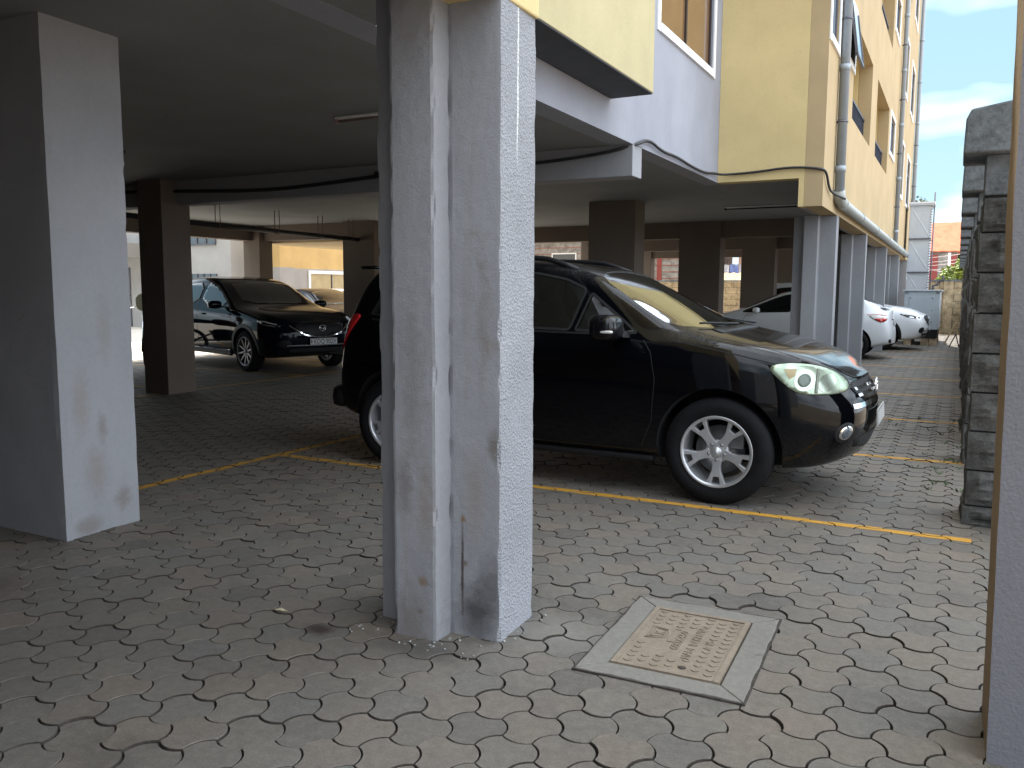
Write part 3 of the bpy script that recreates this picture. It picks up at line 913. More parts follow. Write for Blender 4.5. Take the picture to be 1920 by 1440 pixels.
# ---------------------------------------------------------------- crossovers (same shape, two colours)
CROSS = dict(wb=2.70, W=.92, wz=.345, arch=.40, zroof=1.60, yroof=.62,
    xs=[.92, .86, .74, .54, .28, .0, -.22, -.46, -.72, -1.0, -1.25, -1.6, -2.1, -2.6, -2.95, -3.2, -3.42, -3.52],
    top=[(.92, .86), (.86, .91), (.7, .985), (.42, 1.04), (.1, 1.08), (-.16, 1.12), (-1.05, 1.54), (-1.35, 1.605), (-2.0, 1.66), (-2.6, 1.64), (-3.1, 1.57), (-3.3, 1.5), (-3.52, 1.2)],
    edge=[(.92, .845), (.86, .89), (.7, .96), (.42, 1.01), (.1, 1.045), (-.16, 1.075), (-.4, 1.10), (-1.15, 1.50), (-1.45, 1.575), (-2.0, 1.61), (-2.6, 1.585), (-3.1, 1.50), (-3.3, 1.40), (-3.52, 1.15)],
    belt=[(.92, .81), (.86, .85), (.7, .915), (.42, .965), (.1, 1.005), (-.15, 1.035), (-.45, 1.055), (-1.3, 1.085), (-2.4, 1.14), (-3.0, 1.19), (-3.52, 1.12)],
    plan=[(.93, .60), (.86, .76), (.74, .85), (.54, .90), (.28, .915), (.05, .92), (-2.7, .92), (-3.1, .89), (-3.4, .84), (-3.52, .78)],
    bot=[(.93, .34), (.86, .28), (.7, .25), (.4, .235), (-2.6, .26), (-3.2, .32), (-3.52, .40)],
    fz=(.36, .92), fshift=[(.2, -.16), (.33, -.05), (.45, .0), (.6, .01), (.72, .0), (.85, -.05), (.95, -.07), (1.0, -.04)],
    rz=(-3.1, -3.52), rshift=[(.25, .06), (.42, .0), (.72, .0), (.80, .04), (1.1, .05), (1.3, .1), (1.5, .12)],
    capf=.09, capr=.06,
    side=[chaikin([(-.55, 1.085), (-1.2, 1.44), (-1.5, 1.515), (-1.72, 1.53), (-1.74, 1.11)], 1), chaikin([(-1.82, 1.115), (-1.80, 1.53), (-2.35, 1.52), (-2.62, 1.47), (-2.70, 1.165)], 1), chaikin([(-2.78, 1.19), (-2.70, 1.46), (-3.0, 1.36), (-3.1, 1.24)], 1)],
    ws=[(-.24, .52), (-.45, .67), (-1.05, .56), (-1.09, .3), (-1.10, 0), (-1.09, -.3), (-1.05, -.56), (-.45, -.67), (-.24, -.52), (-.19, -.25), (-.18, 0), (-.19, .25)])

def shrink(pl, k):
    cx = sum(p[0] for p in pl) / len(pl); cz = sum(p[1] for p in pl) / len(pl)
    return [(cx + (x - cx) * k, cz + (z - cz) * k) for x, z in pl]
def make_cross(label, paint, loc, rz, txt, cladding=True, alloy='dark_alloy', group=None):
    sp = CROSS
    t = thing('parked_car', label, 'car', loc, rz, group)
    body, sh = build_body(sp, t, paint)
    for x in (0., -sp['wb']):
        for s in (-1, 1): wheel(t, x, s * .80, sp['wz'], .35, .245, .22, 'multi', s, alloy)
    for s, v in ((-1, 'R'), (1, 'L')):
        for pl in sp['side']: patch(sh, shrink(pl, .95), v, 'side_window', 'glass', t, off=.006, res=.04)
        mb = MB()
        for path in ([(-.50, 1.03), (-.46, .9), (-.45, .7), (-.50, .36)], [(-1.78, 1.53), (-1.78, 1.1), (-1.74, .36)], [(-2.72, 1.1), (-2.58, .8), (-2.3, .5), (-2.28, .36)]):
            strip(sh, path, .007, v, '', 'dark_cavity', None, off=.0012, mb=mb)
        mb.build('panel_gap', t, recalc=False)
        for wx in (0., -sp['wb']):
            P = [(wx + .43 * math.cos(a), sp['wz'] + .01 + .43 * math.sin(a)) for a in np.linspace(-.25, PI + .25, 26)]
            mb = MB(); strip(sh, P, .065, v, '', 'black_plastic', None, off=.008, mb=mb); mb.build('wheel_arch_trim', t, recalc=False)
        mb = MB().mat('black_plastic'); mb.box(-2.2, -.48, s * .86, s * .915, .25, .34); mb.build('side_sill', t, bevel=.015)
        mb = MB().mat('chrome'); mb.box(-2.2, -.5, s * .915, s * .92, .345, .352); mb.build('sill_trim', t)
        for hx in (-1.55, -2.45):
            h = sh.hit(v, hx, .96)[0]; mb = MB().mat(paint); rounded(mb, (hx, h.y + s * .025, .96), (.1, .015, .016), 8); mb.build('door_handle', t)
        mb = MB().mat(paint); rounded(mb, (-.72, s * 1.06, 1.13), (.075, .12, .07), 10, 3.)
        mb.mat('black_plastic').box(-.78, -.68, s * .8, s * 1.0, 1.075, 1.095); mb.build('wing_mirror', t)
        hl = chaikin([(.36, .885), (.55, .885), (.74, .845), (.84, .81), (.83, .765), (.62, .79)], 1)
        lamp = patch(sh, hl, v, 'headlight', 'glass', t, off=.006, res=.04)
        mb = MB(); strip(sh, [(.45, .872), (.6, .868), (.80, .82)], .012, v, '', 'clear_lens', None, off=.012, mb=mb)
        strip(sh, [(.55, .825), (.72, .80), (.80, .785)], .02, v, '', 'chrome', None, off=.012, mb=mb); mb.build('lamp_tube', lamp, recalc=False)
        h = sh.hit('F', s * .66, .48)[0]
        patch(sh, chaikin([(s * .54, .55), (s * .74, .57), (s * .76, .44), (s * .58, .40)], 1), 'F', 'fog_lamp', 'black_plastic', t, off=.006, res=.05)
        patch(sh, chaikin([(-3.2, 1.1), (-3.44, 1.06), (-3.46, .96), (-3.2, 1.03)], 1), v, 'tail_light', 'red_lens', t, off=.008, res=.05)
    patch(sh, sp['ws'], 'T', 'windscreen', 'glass', t, off=.005, res=.05)
    gr = patch(sh, chaikin([(-.48, .84), (0, .85), (.48, .84), (.44, .72), (.22, .62), (-.22, .62), (-.44, .72)], 1), 'F', 'grille', 'black_plastic', t, off=.005, res=.05)
    mb = MB(); strip(sh, chaikin([(-.56, .80), (-.48, .74), (-.26, .61), (.26, .61), (.48, .74), (.56, .80)], 2, False), .022, 'F', '', 'chrome', None, off=.012, mb=mb); mb.build('grille_wing', gr, recalc=False)
    h = sh.hit('F', 0, .755)[0]
    mb = MB().mat('chrome'); tail_ring(mb, (h.x + .02, 0, .755), .06, .048, .006)
    mb.tube([(h.x + .02, -.055, .775), (h.x + .022, -.02, .75), (h.x + .022, 0, .73), (h.x + .022, .02, .75), (h.x + .02, .055, .775)], .006, 6); mb.build('badge', gr)
    patch(sh, [(-.6, .42), (.6, .42), (.52, .32), (-.52, .32)], 'F', 'air_intake', 'dark_cavity', t, off=.004, res=.06)
    mb = MB(); strip(sh, [(-.62, .47), (.62, .47)], .02, 'F', '', 'chrome' if paint != 'white_paint' else 'black_plastic', None, off=.01, mb=mb); mb.build('bumper_trim', t, recalc=False)
    h = sh.hit('F', 0, .53)[0]
    plate(t, txt, (h.x + .035, 0, .53), 1)
    return t

# ---------------------------------------------------------------- low saloons and hatchbacks
LOW = dict(wb=2.72, W=.865, wz=.315, arch=.365, zroof=1.41, yroof=.58,
    xs=[.86, .80, .68, .48, .22, -.05, -.28, -.52, -.8, -1.1, -1.35, -1.7, -2.1, -2.5, -2.85, -3.1, -3.3, -3.42],
    top=[(.86, .66), (.80, .72), (.66, .79), (.42, .86), (.1, .925), (-.2, .985), (-1.15, 1.38), (-1.45, 1.44), (-1.95, 1.465), (-2.4, 1.43), (-2.8, 1.33), (-3.2, 1.12), (-3.3, 1.06), (-3.42, 1.02)],
    edge=[(.86, .65), (.80, .70), (.66, .77), (.42, .835), (.1, .89), (-.2, .935), (-.45, .965), (-1.25, 1.34), (-1.5, 1.395), (-1.95, 1.42), (-2.4, 1.385), (-2.8, 1.28), (-3.2, 1.08), (-3.3, 1.03), (-3.42, 1.0)],
    belt=[(.86, .62), (.80, .665), (.66, .73), (.42, .79), (.1, .845), (-.2, .885), (-.5, .905), (-1.3, .945), (-2.4, 1.0), (-3.0, 1.02), (-3.42, .97)],
    plan=[(.87, .55), (.80, .70), (.68, .79), (.48, .845), (.22, .86), (0, .865), (-2.6, .865), (-3.0, .84), (-3.3, .79), (-3.42, .72)],
    bot=[(.87, .25), (.8, .21), (.6, .185), (-2.6, .20), (-3.1, .25), (-3.42, .33)],
    fz=(.3, .86), fshift=[(.15, -.14), (.28, -.04), (.4, .0), (.55, .0), (.66, -.05), (.8, -.07), (.9, -.03)],
    rz=(-3.0, -3.42), rshift=[(.2, .06), (.35, .0), (.62, .0), (.70, .04), (.95, .06), (1.1, .08)],
    capf=.08, capr=.07,
    side=[chaikin([(-.40, .945), (-.55, 1.015), (-1.25, 1.305), (-1.5, 1.345), (-1.72, 1.355), (-1.74, .985)], 1), chaikin([(-1.82, .99), (-1.80, 1.355), (-2.2, 1.335), (-2.62, 1.235), (-2.80, 1.045)], 1)],
    ws=[(-.30, .50), (-.50, .64), (-1.13, .53), (-1.17, .3), (-1.18, 0), (-1.17, -.3), (-1.13, -.53), (-.50, -.64), (-.30, -.50), (-.25, -.25), (-.24, 0), (-.25, .25)],
    rw=[(-2.55, .50), (-2.5, .25), (-2.49, 0), (-2.5, -.25), (-2.55, -.50), (-3.0, -.60), (-3.12, -.3), (-3.14, 0), (-3.12, .3), (-3.0, .60)])

def make_low(label, paint, loc, rz, group=None, hi=0.):
    sp = dict(LOW)
    t = thing('parked_car', label, 'car', loc, rz, group)
    body, sh = build_body(sp, t, paint)
    for x in (0., -sp['wb']):
        for s in (-1, 1): wheel(t, x, s * .76, sp['wz'], .318, .215, .2, 'plain', s)
    for s, v in ((-1, 'R'), (1, 'L')):
        mb = MB()
        for pl in sp['side']: 
            patch(sh, pl, v, 'side_window', 'glass', t, off=.006, res=.04)
            strip(sh, pl + [pl[0]], .03, v, '', 'black_plastic', None, off=.002, mb=mb)
        mb.build('window_seal', t, recalc=False)
        mb = MB()
        for path in ([(-.55, .92), (-.47, .8), (-.45, .6), (-.5, .28)], [(-1.78, 1.35), (-1.78, .95), (-1.74, .28)], [(-2.85, 1.0), (-2.62, .8), (-2.3, .5), (-2.25, .28)], [(-.5, .265), (-2.25, .28)]):
            strip(sh, path, .007, v, '', 'dark_cavity', None, off=.0012, mb=mb)
        mb.build('panel_gap', t, recalc=False)
        for hx in (-1.55, -2.45):
            h = sh.hit(v, hx, .84)[0]; mb = MB().mat(paint); rounded(mb, (hx, h.y + s * .025, .84), (.09, .014, .015), 8); mb.build('door_handle', t)
        mb = MB().mat(paint); rounded(mb, (-.78, s * .99, 1.00), (.07, .11, .06), 10, 3.)
        mb.mat('black_plastic').box(-.82, -.74, s * .77, s * .92, .955, .975); mb.build('wing_mirror', t)
        patch(sh, chaikin([(.22, .80), (.5, .755), (.70, .67), (.68, .61), (.45, .66)], 1), v, 'headlight', 'clear_lens', t, off=.006, res=.05)
        tl = chaikin([(-2.98, .945), (-3.34, .925), (-3.37, .83), (-3.28, .765), (-3.12, .82)], 1)
        lamp = patch(sh, tl, v, 'tail_light', 'clear_lens', t, off=.006, res=.04)
        patch(sh, chaikin([(-3.10, .862), (-3.35, .875), (-3.36, .83), (-3.27, .775), (-3.17, .81)], 1), v, 'brake_lens', 'red_lens', lamp, off=.010, res=.04)
        mb = MB(); strip(sh, [(-2.98, .94), (-3.2, .938), (-3.34, .92)], .012, v, '', 'red_lens', None, off=.011, mb=mb); mb.build('lens_edge', lamp, recalc=False)
        patch(sh, chaikin([(s * .50, .42), (s * .66, .44), (s * .64, .36), (s * .52, .34)], 1), 'B', 'reflector_pocket', 'black_plastic', t, off=.005, res=.05)
    patch(sh, sp['ws'], 'T', 'windscreen', 'glass', t, off=.005, res=.05)
    patch(sh, sp['rw'], 'T', 'rear_window', 'glass', t, off=.005, res=.05)
    patch(sh, chaikin([(-.42, .60), (.42, .60), (.36, .50), (-.36, .50)], 1), 'F', 'grille', 'black_plastic', t, off=.004, res=.06)
    mb = MB().mat(paint); rounded(mb, (-3.28, 0, 1.075), (.10, .62, .016), 10, 4.); mb.build('spoiler', t)
    h = sh.hit('B', 0, .78)[0]; plate(t, None, (h.x - .02, 0, .76), -1)
    mb = MB(); strip(sh, [(-.4, .83), (.4, .83)], .02, 'B', '', 'chrome', None, off=.01, mb=mb); mb.build('boot_trim', t, recalc=False)
    return t
# ------------------------------------------------------------------ ground
def sheet(name, x0, x1, y0, y1, z, mat, kind='structure'):
    mb = MB().mat(mat); mb.poly([(x0, y0, z), (x1, y0, z), (x1, y1, z), (x0, y1, z)])
    return tag(mb.build(name, recalc=False), kind=kind)
sheet('ground', -900, 900, -900, 900, -.10, 'terrain')
mb = MB().mat('soil'); mb.poly([(-14.6, -6, -.022), (1.2, -6, -.022), (1.2, 31.9, -.022), (-14.6, 31.9, -.022)])
tag(mb.build('sand_bed', recalc=False), kind='structure')
M['yard'] = simple('pale_concrete_yard', (.52, .47, .40), .9, var=.12, scale=.8, bs=.3, bscale=60)
sheet('courtyard', -60, -14.3, -10, 60, -.012, 'yard')
sheet('bounce_yard', -9.36, -3.0, 27.3, 31.95, .014, 'yard')  # pale sheet added over the pavers to bounce sun onto the ceilings
sheet('bounce_yard', -14.29, -9.38, 14.6, 31.95, .014, 'yard')  # second added bounce sheet, where the footprint is cut

PITCH = .1765; RH = PITCH / math.sqrt(3)
MH_C = Vector((-.885, 3.150)); MH_R = math.radians(1.9); MH_HX, MH_HY = .305, .408
def in_manhole(x, y, m=0.):
    d = Vector((x, y)) - MH_C; c, s = math.cos(-MH_R), math.sin(-MH_R)
    return abs(c * d.x - s * d.y) < MH_HX + m and abs(s * d.x + c * d.y) < MH_HY + m

def paver_outline(seg, inset):
    """Hexagon whose edges bulge out and in alternately (the three fan sides)."""
    out = []
    for k in range(6):
        a0 = math.radians(60 * k); a1 = math.radians(60 * (k + 1))
        p0 = Vector((RH * math.cos(a0), RH * math.sin(a0))); p1 = Vector((RH * math.cos(a1), RH * math.sin(a1)))
        nrm = (p0 + p1).normalized(); sg = 1 if k % 2 == 0 else -1      # 30, 150, 270 degrees bulge outward
        for j in range(seg):
            t = j / seg
            p = p0.lerp(p1, t) + nrm * (sg * .0175 * (1 - (2 * t - 1) ** 2)) - nrm * 0
            out.append((p, nrm, sg))
    pts = [o[0] for o in out]; n = len(pts); res = []
    for i in range(n):
        tn = (pts[(i + 1) % n] - pts[i - 1]).normalized()
        res.append(pts[i] + Vector((-tn.y, tn.x)) * inset)
    return np.array([(p.x, p.y) for p in res])

OUT8 = [paver_outline(5, i) for i in (.0025, .0029, .0043)]
OUT4 = [paver_outline(3, i) for i in (.0028, .0060)]
OUT2 = [paver_outline(2, .0035)]
centers = []
ax, ay = PITCH * math.cos(math.radians(30)), PITCH * math.sin(math.radians(30))
OX, OY = -.929 + .0, 2.455 + .0          # one joint seen in the photo
OX -= RH * math.cos(math.radians(180)); OY -= 0
for i in range(-100, 16):
    for j in range(-120, 240):
        x = OX + i * ax; y = OY + i * ay + j * PITCH
        if -14.3 < x < 1.1 and 0.6 < y < 31.7: centers.append((x, y))
SOLIDS = [(-2.10, -1.53, 2.66, 3.11), (-4.94, -4.27, 2.85, 3.33)]
V = []; LOOPS = []; STARTS = []; TOT = []; RND = []; MI = []
TOPS = []
nv = 0
for x, y in centers:
    if in_manhole(x, y, -.085): continue
    d = math.hypot(x, y)
    z0 = random.gauss(0, .0015) - (.0035 if random.random() < .025 else 0); tx = random.gauss(0, .0035); ty = random.gauss(0, .0035); rz = random.gauss(0, .008)
    jx, jy = random.gauss(0, .0008), random.gauss(0, .0008)
    if in_manhole(x, y, .10): z0 -= .0025; tx *= .4; ty *= .4
    c, s = math.cos(rz), math.sin(rz)
    rings = OUT8 if d < 6.5 else (OUT4 if d < 12 else OUT2)
    zz = (-.024, -.0022, 0.) if d < 6.5 else ((-.024, 0.) if d < 12 else (0.,))
    r = random.random() if random.random() > .06 else 1.
    dirty = random.random() < .5
    n = len(rings[0]); P = []
    for ring, dz in zip(rings, zz):
        X = ring[:, 0] * c - ring[:, 1] * s; Y = ring[:, 0] * s + ring[:, 1] * c
        P.append(np.stack([x + jx + X, y + jy + Y, z0 + dz + tx * X + ty * Y], 1))
    V.append(np.concatenate(P))
    for q in range(len(P) - 1):
        for k in range(n):
            LOOPS += [nv + q * n + k, nv + q * n + (k + 1) % n, nv + (q + 1) * n + (k + 1) % n, nv + (q + 1) * n + k]
            TOT.append(4); RND.append(r); MI.append(1 if q == 0 or dirty else 0)
    b = nv + (len(P) - 1) * n
    LOOPS += list(range(b, b + n)); TOT.append(n); RND.append(r); MI.append(0)
    TOPS.append((x, y, P[-1], z0))
    nv += n * len(P)
V = np.concatenate(V).astype(np.float32)
me = bpy.data.meshes.new('paving')
me.vertices.add(len(V)); me.vertices.foreach_set('co', V.ravel())
me.loops.add(len(LOOPS)); me.loops.foreach_set('vertex_index', np.array(LOOPS, dtype=np.int32))
me.polygons.add(len(TOT)); TOT = np.array(TOT, dtype=np.int32)
me.polygons.foreach_set('loop_start', np.concatenate([[0], np.cumsum(TOT)[:-1]]).astype(np.int32))
try: me.polygons.foreach_set('loop_total', TOT)
except Exception: pass
me.update(calc_edges=True)
at = me.attributes.new('rnd', 'FLOAT', 'FACE'); at.data.foreach_set('value', np.array(RND, dtype=np.float32))
me.polygons.foreach_set('use_smooth', np.zeros(len(TOT), dtype=bool))
me.materials.append(M['paver']); me.materials.append(M['soil']); me.polygons.foreach_set('material_index', np.array(MI, dtype=np.int32))
o = bpy.data.objects.new('paving', me); COL.objects.link(o); tag(o, kind='structure')

# painted bay lines, following every paver they were painted on
def clip_rect(poly, x0, x1, y0, y1):
    for ax_, lim, sg in ((0, x0, 1), (0, x1, -1), (1, y0, 1), (1, y1, -1)):
        out = []
        for i in range(len(poly)):
            a, b = poly[i - 1], poly[i]
            ia, ib = (a[ax_] - lim) * sg >= 0, (b[ax_] - lim) * sg >= 0
            if ia != ib:
                t = (lim - a[ax_]) / (b[ax_] - a[ax_]); out.append(tuple(a[k] + (b[k] - a[k]) * t for k in range(3)))
            if ib: out.append(tuple(b))
        poly = out
        if not poly: break
    return poly
def bay_line(x0, x1, y0, y1):
    mb = MB().mat('line')
    for x, y, P, z0 in TOPS:
        if x < x0 - .15 or x > x1 + .15 or y < y0 - .15 or y > y1 + .15: continue
        q = clip_rect([tuple(p) for p in P], x0, x1, y0, y1)
        if len(q) > 2: mb.poly([(a, b, c + .0016) for a, b, c in q])
    return tag(mb.build('road_marking', recalc=False), kind='structure')
LW = .075
for y in (5.26, 7.66, 10.05, 12.55, 15.0, 17.4, 19.9, 22.3): bay_line(-5.0, .14, y - LW / 2, y + LW / 2)
bay_line(-5.0 - LW / 2, -5.0 + LW / 2, 2.2, 24.)
bay_line(-9.35 - LW / 2, -9.35 + LW / 2, 2.2, 24.)
for y in (8.1, 10.5, 12.9): bay_line(-14., -9.35, y - LW / 2, y + LW / 2)

# ------------------------------------------------------------------ access cover
mh = thing('manhole', 'rectangular tan access cover in a pale concrete frame set in the pavers', 'manhole', (MH_C.x, MH_C.y, 0), MH_R)
LX, LY = .2035, .307          # cover half sizes
mb = MB().mat('frame_concrete')
def rag(a, b, n=14, am=.004):      # slightly broken edge
    return [(lerp(a[0], b[0], i / n) + random.uniform(-am, am), lerp(a[1], b[1], i / n) + random.uniform(-am, am)) for i in range(n)]
g = .0022
cor = [(-MH_HX, -MH_HY), (MH_HX, -MH_HY), (MH_HX, MH_HY), (-MH_HX, MH_HY)]; inn = [(-LX - .006, -LY - .006), (LX + .006, -LY - .006), (LX + .006, LY + .006), (-LX - .006, LY + .006)]
for k in range(4):
    a, b, c, d = cor[k], cor[(k + 1) % 4], inn[(k + 1) % 4], inn[k]
    t = Vector((b[0] - a[0], b[1] - a[1])).normalized() * g
    pl = rag((a[0] + t.x, a[1] + t.y), (b[0] - t.x, b[1] - t.y)) + [(b[0] - t.x, b[1] - t.y), (c[0] - t.x, c[1] - t.y), (d[0] + t.x, d[1] + t.y)]
    mb.prism([(x, y, -.08) for x, y in pl], (0, 0, .0845 + random.uniform(-.0006, .0006)))
mb.build('cover_frame', mh, bevel=.004)
mb = MB().mat('soil'); e = .008
for a, b, c, d in ((-MH_HX - e, MH_HX + e, -MH_HY - e, -MH_HY + .02), (-MH_HX - e, MH_HX + e, MH_HY - .02, MH_HY + e * .6), (-MH_HX - e * .7, -MH_HX + .02, -MH_HY + .0201, MH_HY - .0201), (MH_HX - .02, MH_HX + e, -MH_HY + .0201, MH_HY - .0201)):
    mb.box(a, b, c, d, -.03, .0028)
mb.build('joint_gap', mh)
mb = MB().mat('soil'); mb.box(-LX - .02, LX + .02, -LY - .02, LY + .02, -.09, -.03); mb.build('pit_seat', mh)
mb = MB().mat('cover')
mb.box(-LX, LX, -LY, LY, -.03, .003)
for x0, x1, y0, y1 in ((-LX + .001, -LX + .022, -LY + .001, LY - .001), (LX - .022, LX - .001, -LY + .001, LY - .001), (-LX + .024, LX - .024, LY - .022, LY - .001), (-LX + .024, LX - .024, -LY + .001, -LY + .022)):
    mb.box(x0, x1, y0, y1, .0032, .0085)
def chev(x, y, s=.0145):
    w = .0055
    for sg in (-1, 1):
        a = Vector((x + sg * s, y + s * .38, .0032)); b = Vector((x, y - s * .38, .0032)); t = (b - a).normalized() * 1.; nn = Vector((-t.y, t.x, 0)) * w / 2
        mb.prism([a + nn, a - nn, b - nn, b + nn], (0, 0, .0032))
for i in range(7):
    for j in range(13):
        x = -LX + .052 + i * (2 * LX - .104) / 6; y = -LY + .045 + j * (2 * LY - .09) / 12
        if i % 2: y += .018
        if abs(y) > LY - .04: continue
        if 1.5 < j < 10.2 and -.12 < x < .10 and abs(y + .02) < .145: continue
        if x < -.10 and -.06 < y < .12: continue
        if math.hypot(x - .05, y + .24) < .035: continue
        chev(x, y)
def txt_m(x, y): return Matrix.Translation((x, y, .0036)) @ Matrix.Rotation(PI / 2, 4, 'Z')
for s, x, y, sz in (('600X450', -.018, .0, .052), ('MADE IN KENYA', .042, .0, .050), ('A 15', .098, .0, .046)):
    add_text(mb, s, sz, .0028, txt_m(x, y), 'cover', .86 if len(s) > 8 else 1.)
# crest and small name plate
sh = [(-.145, -.052), (-.145, .045), (-.155, .06), (-.125, .052), (-.085, .040), (-.072, -.002), (-.085, -.044), (-.125, -.056), (-.155, -.064)]
mb.tube([(x, y + .04, .005) for x, y in sh + [sh[0]]], .0032, 5, cap=False)
sh2 = [(-.108 + (x + .108) * .72, (y + .002) * .72) for x, y in sh]
mb.tube([(x, y + .04, .005) for x, y in sh2 + [sh2[0]]], .002, 5, cap=False)
add_text(mb, 'K', .055, .003, txt_m(-.108, .04), 'cover')
bx = [(-.062, -.03), (-.062, .10), (-.036, .10), (-.036, -.03)]
mb.tube([(x, y, .005) for x, y in bx + [bx[0]]], .0018, 5, cap=False)
mb.build('cover', mh, recalc=True)
mb = MB().mat('soil'); mb.prism([(.052 + .017 * math.cos(a) * random.uniform(.75, 1.1), -.238 + .013 * math.sin(a) * random.uniform(.75, 1.1), .0034) for a in np.linspace(0, 2 * PI, 13)[:-1]], (0, 0, .003))
mb.build('lifting_hole', mh)

# oil stain, grit round the pillar foot and small litter
M['oil'] = simple('dark_oil', (.018, .013, .010), .45, var=.5, scale=30)
def blob(cx, cy, r, seedv, z):
    return [(cx + r * (1 + .45 * mnoise.noise(Vector((math.cos(a) * 1.3, math.sin(a) * 1.3, seedv)))) * math.cos(a), cy + .7 * r * (1 + .45 * mnoise.noise(Vector((math.cos(a), math.sin(a), seedv + 5)))) * math.sin(a), z) for a in np.linspace(0, 2 * PI, 33)[:-1]]
M['mortar_smear'] = plaster('mortar_smear', (.34, .345, .33), stain=(.2, .17, .13), amt=.6, bs=.6, blot=.5)
mb = MB().mat('mortar_smear')
rr = random.Random(3)
for k in range(60):
    x = rr.uniform(-2.14, -1.44); y = rr.choice([rr.uniform(2.60, 2.68), rr.uniform(2.72, 2.79)]) if x < -1.55 else rr.uniform(2.76, 3.2)
    s = rr.uniform(.002, .007)
    rounded(mb, (x, y, .001), (s, s * rr.uniform(.6, 1.2), s * .6), 3, 2.)
o = mb.build('mortar_crumbs'); tag(o, 'loose pale mortar crumbs along the foot of the middle pillar', 'crumbs', kind='stuff')
M['leaf_dry'] = simple('dry_leaf', (.42, .36, .24), .8, var=.3, scale=30)
mb = MB().mat('leaf_dry')
lx, ly = -2.51, 2.63
mb.prism([(lx - .035, ly - .004, .004), (lx - .01, ly + .012, .012), (lx + .03, ly + .006, .006), (lx + .012, ly - .01, .010)], (0, 0, .0015))
tag(mb.build('dry_leaf'), 'small curled dry leaf lying on the pavers left of the middle pillar', 'leaf')

M['weed'] = simple('weed_green', (.05, .10, .025), .7, var=.4, scale=60)
mb = MB().mat('weed'); rr = random.Random(11)
for k in range(26):
    cx, cy = (rr.uniform(-.10, .10), rr.uniform(5.5, 9.5)) if k < 13 else (rr.uniform(-.9, .05), rr.uniform(6.4, 11.))
    for q in range(rr.randint(5, 11)):
        a = rr.uniform(0, 2 * PI); l = rr.uniform(.012, .034); w_ = .0022
        d_ = Vector((math.cos(a), math.sin(a), 0)); n_ = Vector((-d_.y, d_.x, 0)) * w_; b_ = Vector((cx, cy, -.004)) + d_ * rr.uniform(0, .012)
        mb.poly([b_ - n_, b_ + n_, b_ + d_ * l * .5 + n_ * .7 + Vector((0, 0, l)), b_ + d_ * l * .9 + Vector((0, 0, l * 1.1))])
tag(mb.build('weeds', recalc=False), 'tiny green weeds growing in the paving joints along the lane', 'weeds', kind='stuff')
M['bay_soffit'] = simple('dark_bay_underside', (.05, .055, .065), .8)  # thin layer under the bay, darker than its walls
M['warm_bounce'] = simple('warm_bounce_paint', (.27, .17, .09), .8)  # warm tint chosen to bounce warm light onto the pillar faces
M['rust'] = simple('rusty_rod', (.12, .07, .04), .8)
M['rail'] = simple('railing_paint', (.02, .025, .05), .45)
M['window_metal'] = simple('window_metal', (.10, .10, .12), .4, .3)
M['brown_metal'] = simple('brown_window_metal', (.03, .02, .018), .4)

# ------------------------------------------------------------------ apartment block over the car port
ZC, ZB, ZTOP = 2.80, 2.45, 16.2       # ceiling, underside of the edge beam, roof
XF, XG, YR0, YR1, YE = -1.55, -2.86, 3.09, 11.13, 31.0
YE2 = 27.1; XB, YB = -9.4, 14.42        # footprint cut back on purpose so sunlit ground brightens the ceiling
XL = -14.2
bld = thing('apartment_block', 'cream and grey apartment block standing on pillars over the car port', 'building', (-7.9, 15, 0))
BO = Vector((-7.9, 15, 0))
def badd(mb, name, **k):
    mb.v = [(x - BO.x, y - BO.y, z - BO.z) for x, y, z in mb.v]
    return mb.build(name, k.pop('parent', bld), **k)

def wall_yz(mb, x, th, y0, y1, z0, z1, holes, front=1):
    """Wall slab facing +x at x (thickness th behind), rectangular holes (y0,y1,z0,z1)."""
    ys = sorted({y0, y1, *[h[0] for h in holes], *[h[1] for h in holes]}); zs = sorted({z0, z1, *[h[2] for h in holes], *[h[3] for h in holes]})
    ys = [v for v in ys if y0 <= v <= y1]; zs = [v for v in zs if z0 <= v <= z1]
    def solid(i, j):
        if i < 0 or j < 0 or i >= len(ys) - 1 or j >= len(zs) - 1: return False
        a = (ys[i] + ys[i + 1]) / 2; b = (zs[j] + zs[j + 1]) / 2
        return not any(h[0] < a < h[1] and h[2] < b < h[3] for h in holes)
    xb = x - th
    for i in range(len(ys) - 1):
        for j in range(len(zs) - 1):
            if not solid(i, j): continue
            a, b, c, d = ys[i], ys[i + 1], zs[j], zs[j + 1]
            mb.poly([(x, a, c), (x, b, c), (x, b, d), (x, a, d)]); mb.poly([(xb, a, d), (xb, b, d), (xb, b, c), (xb, a, c)])
            if not solid(i - 1, j): mb.poly([(xb, a, c), (x, a, c), (x, a, d), (xb, a, d)])
            if not solid(i + 1, j): mb.poly([(x, b, c), (xb, b, c), (xb, b, d), (x, b, d)])
            if not solid(i, j - 1): mb.poly([(xb, a, c), (xb, b, c), (x, b, c), (x, a, c)])
            if not solid(i, j + 1): mb.poly([(x, a, d), (x, b, d), (xb, b, d), (xb, a, d)])

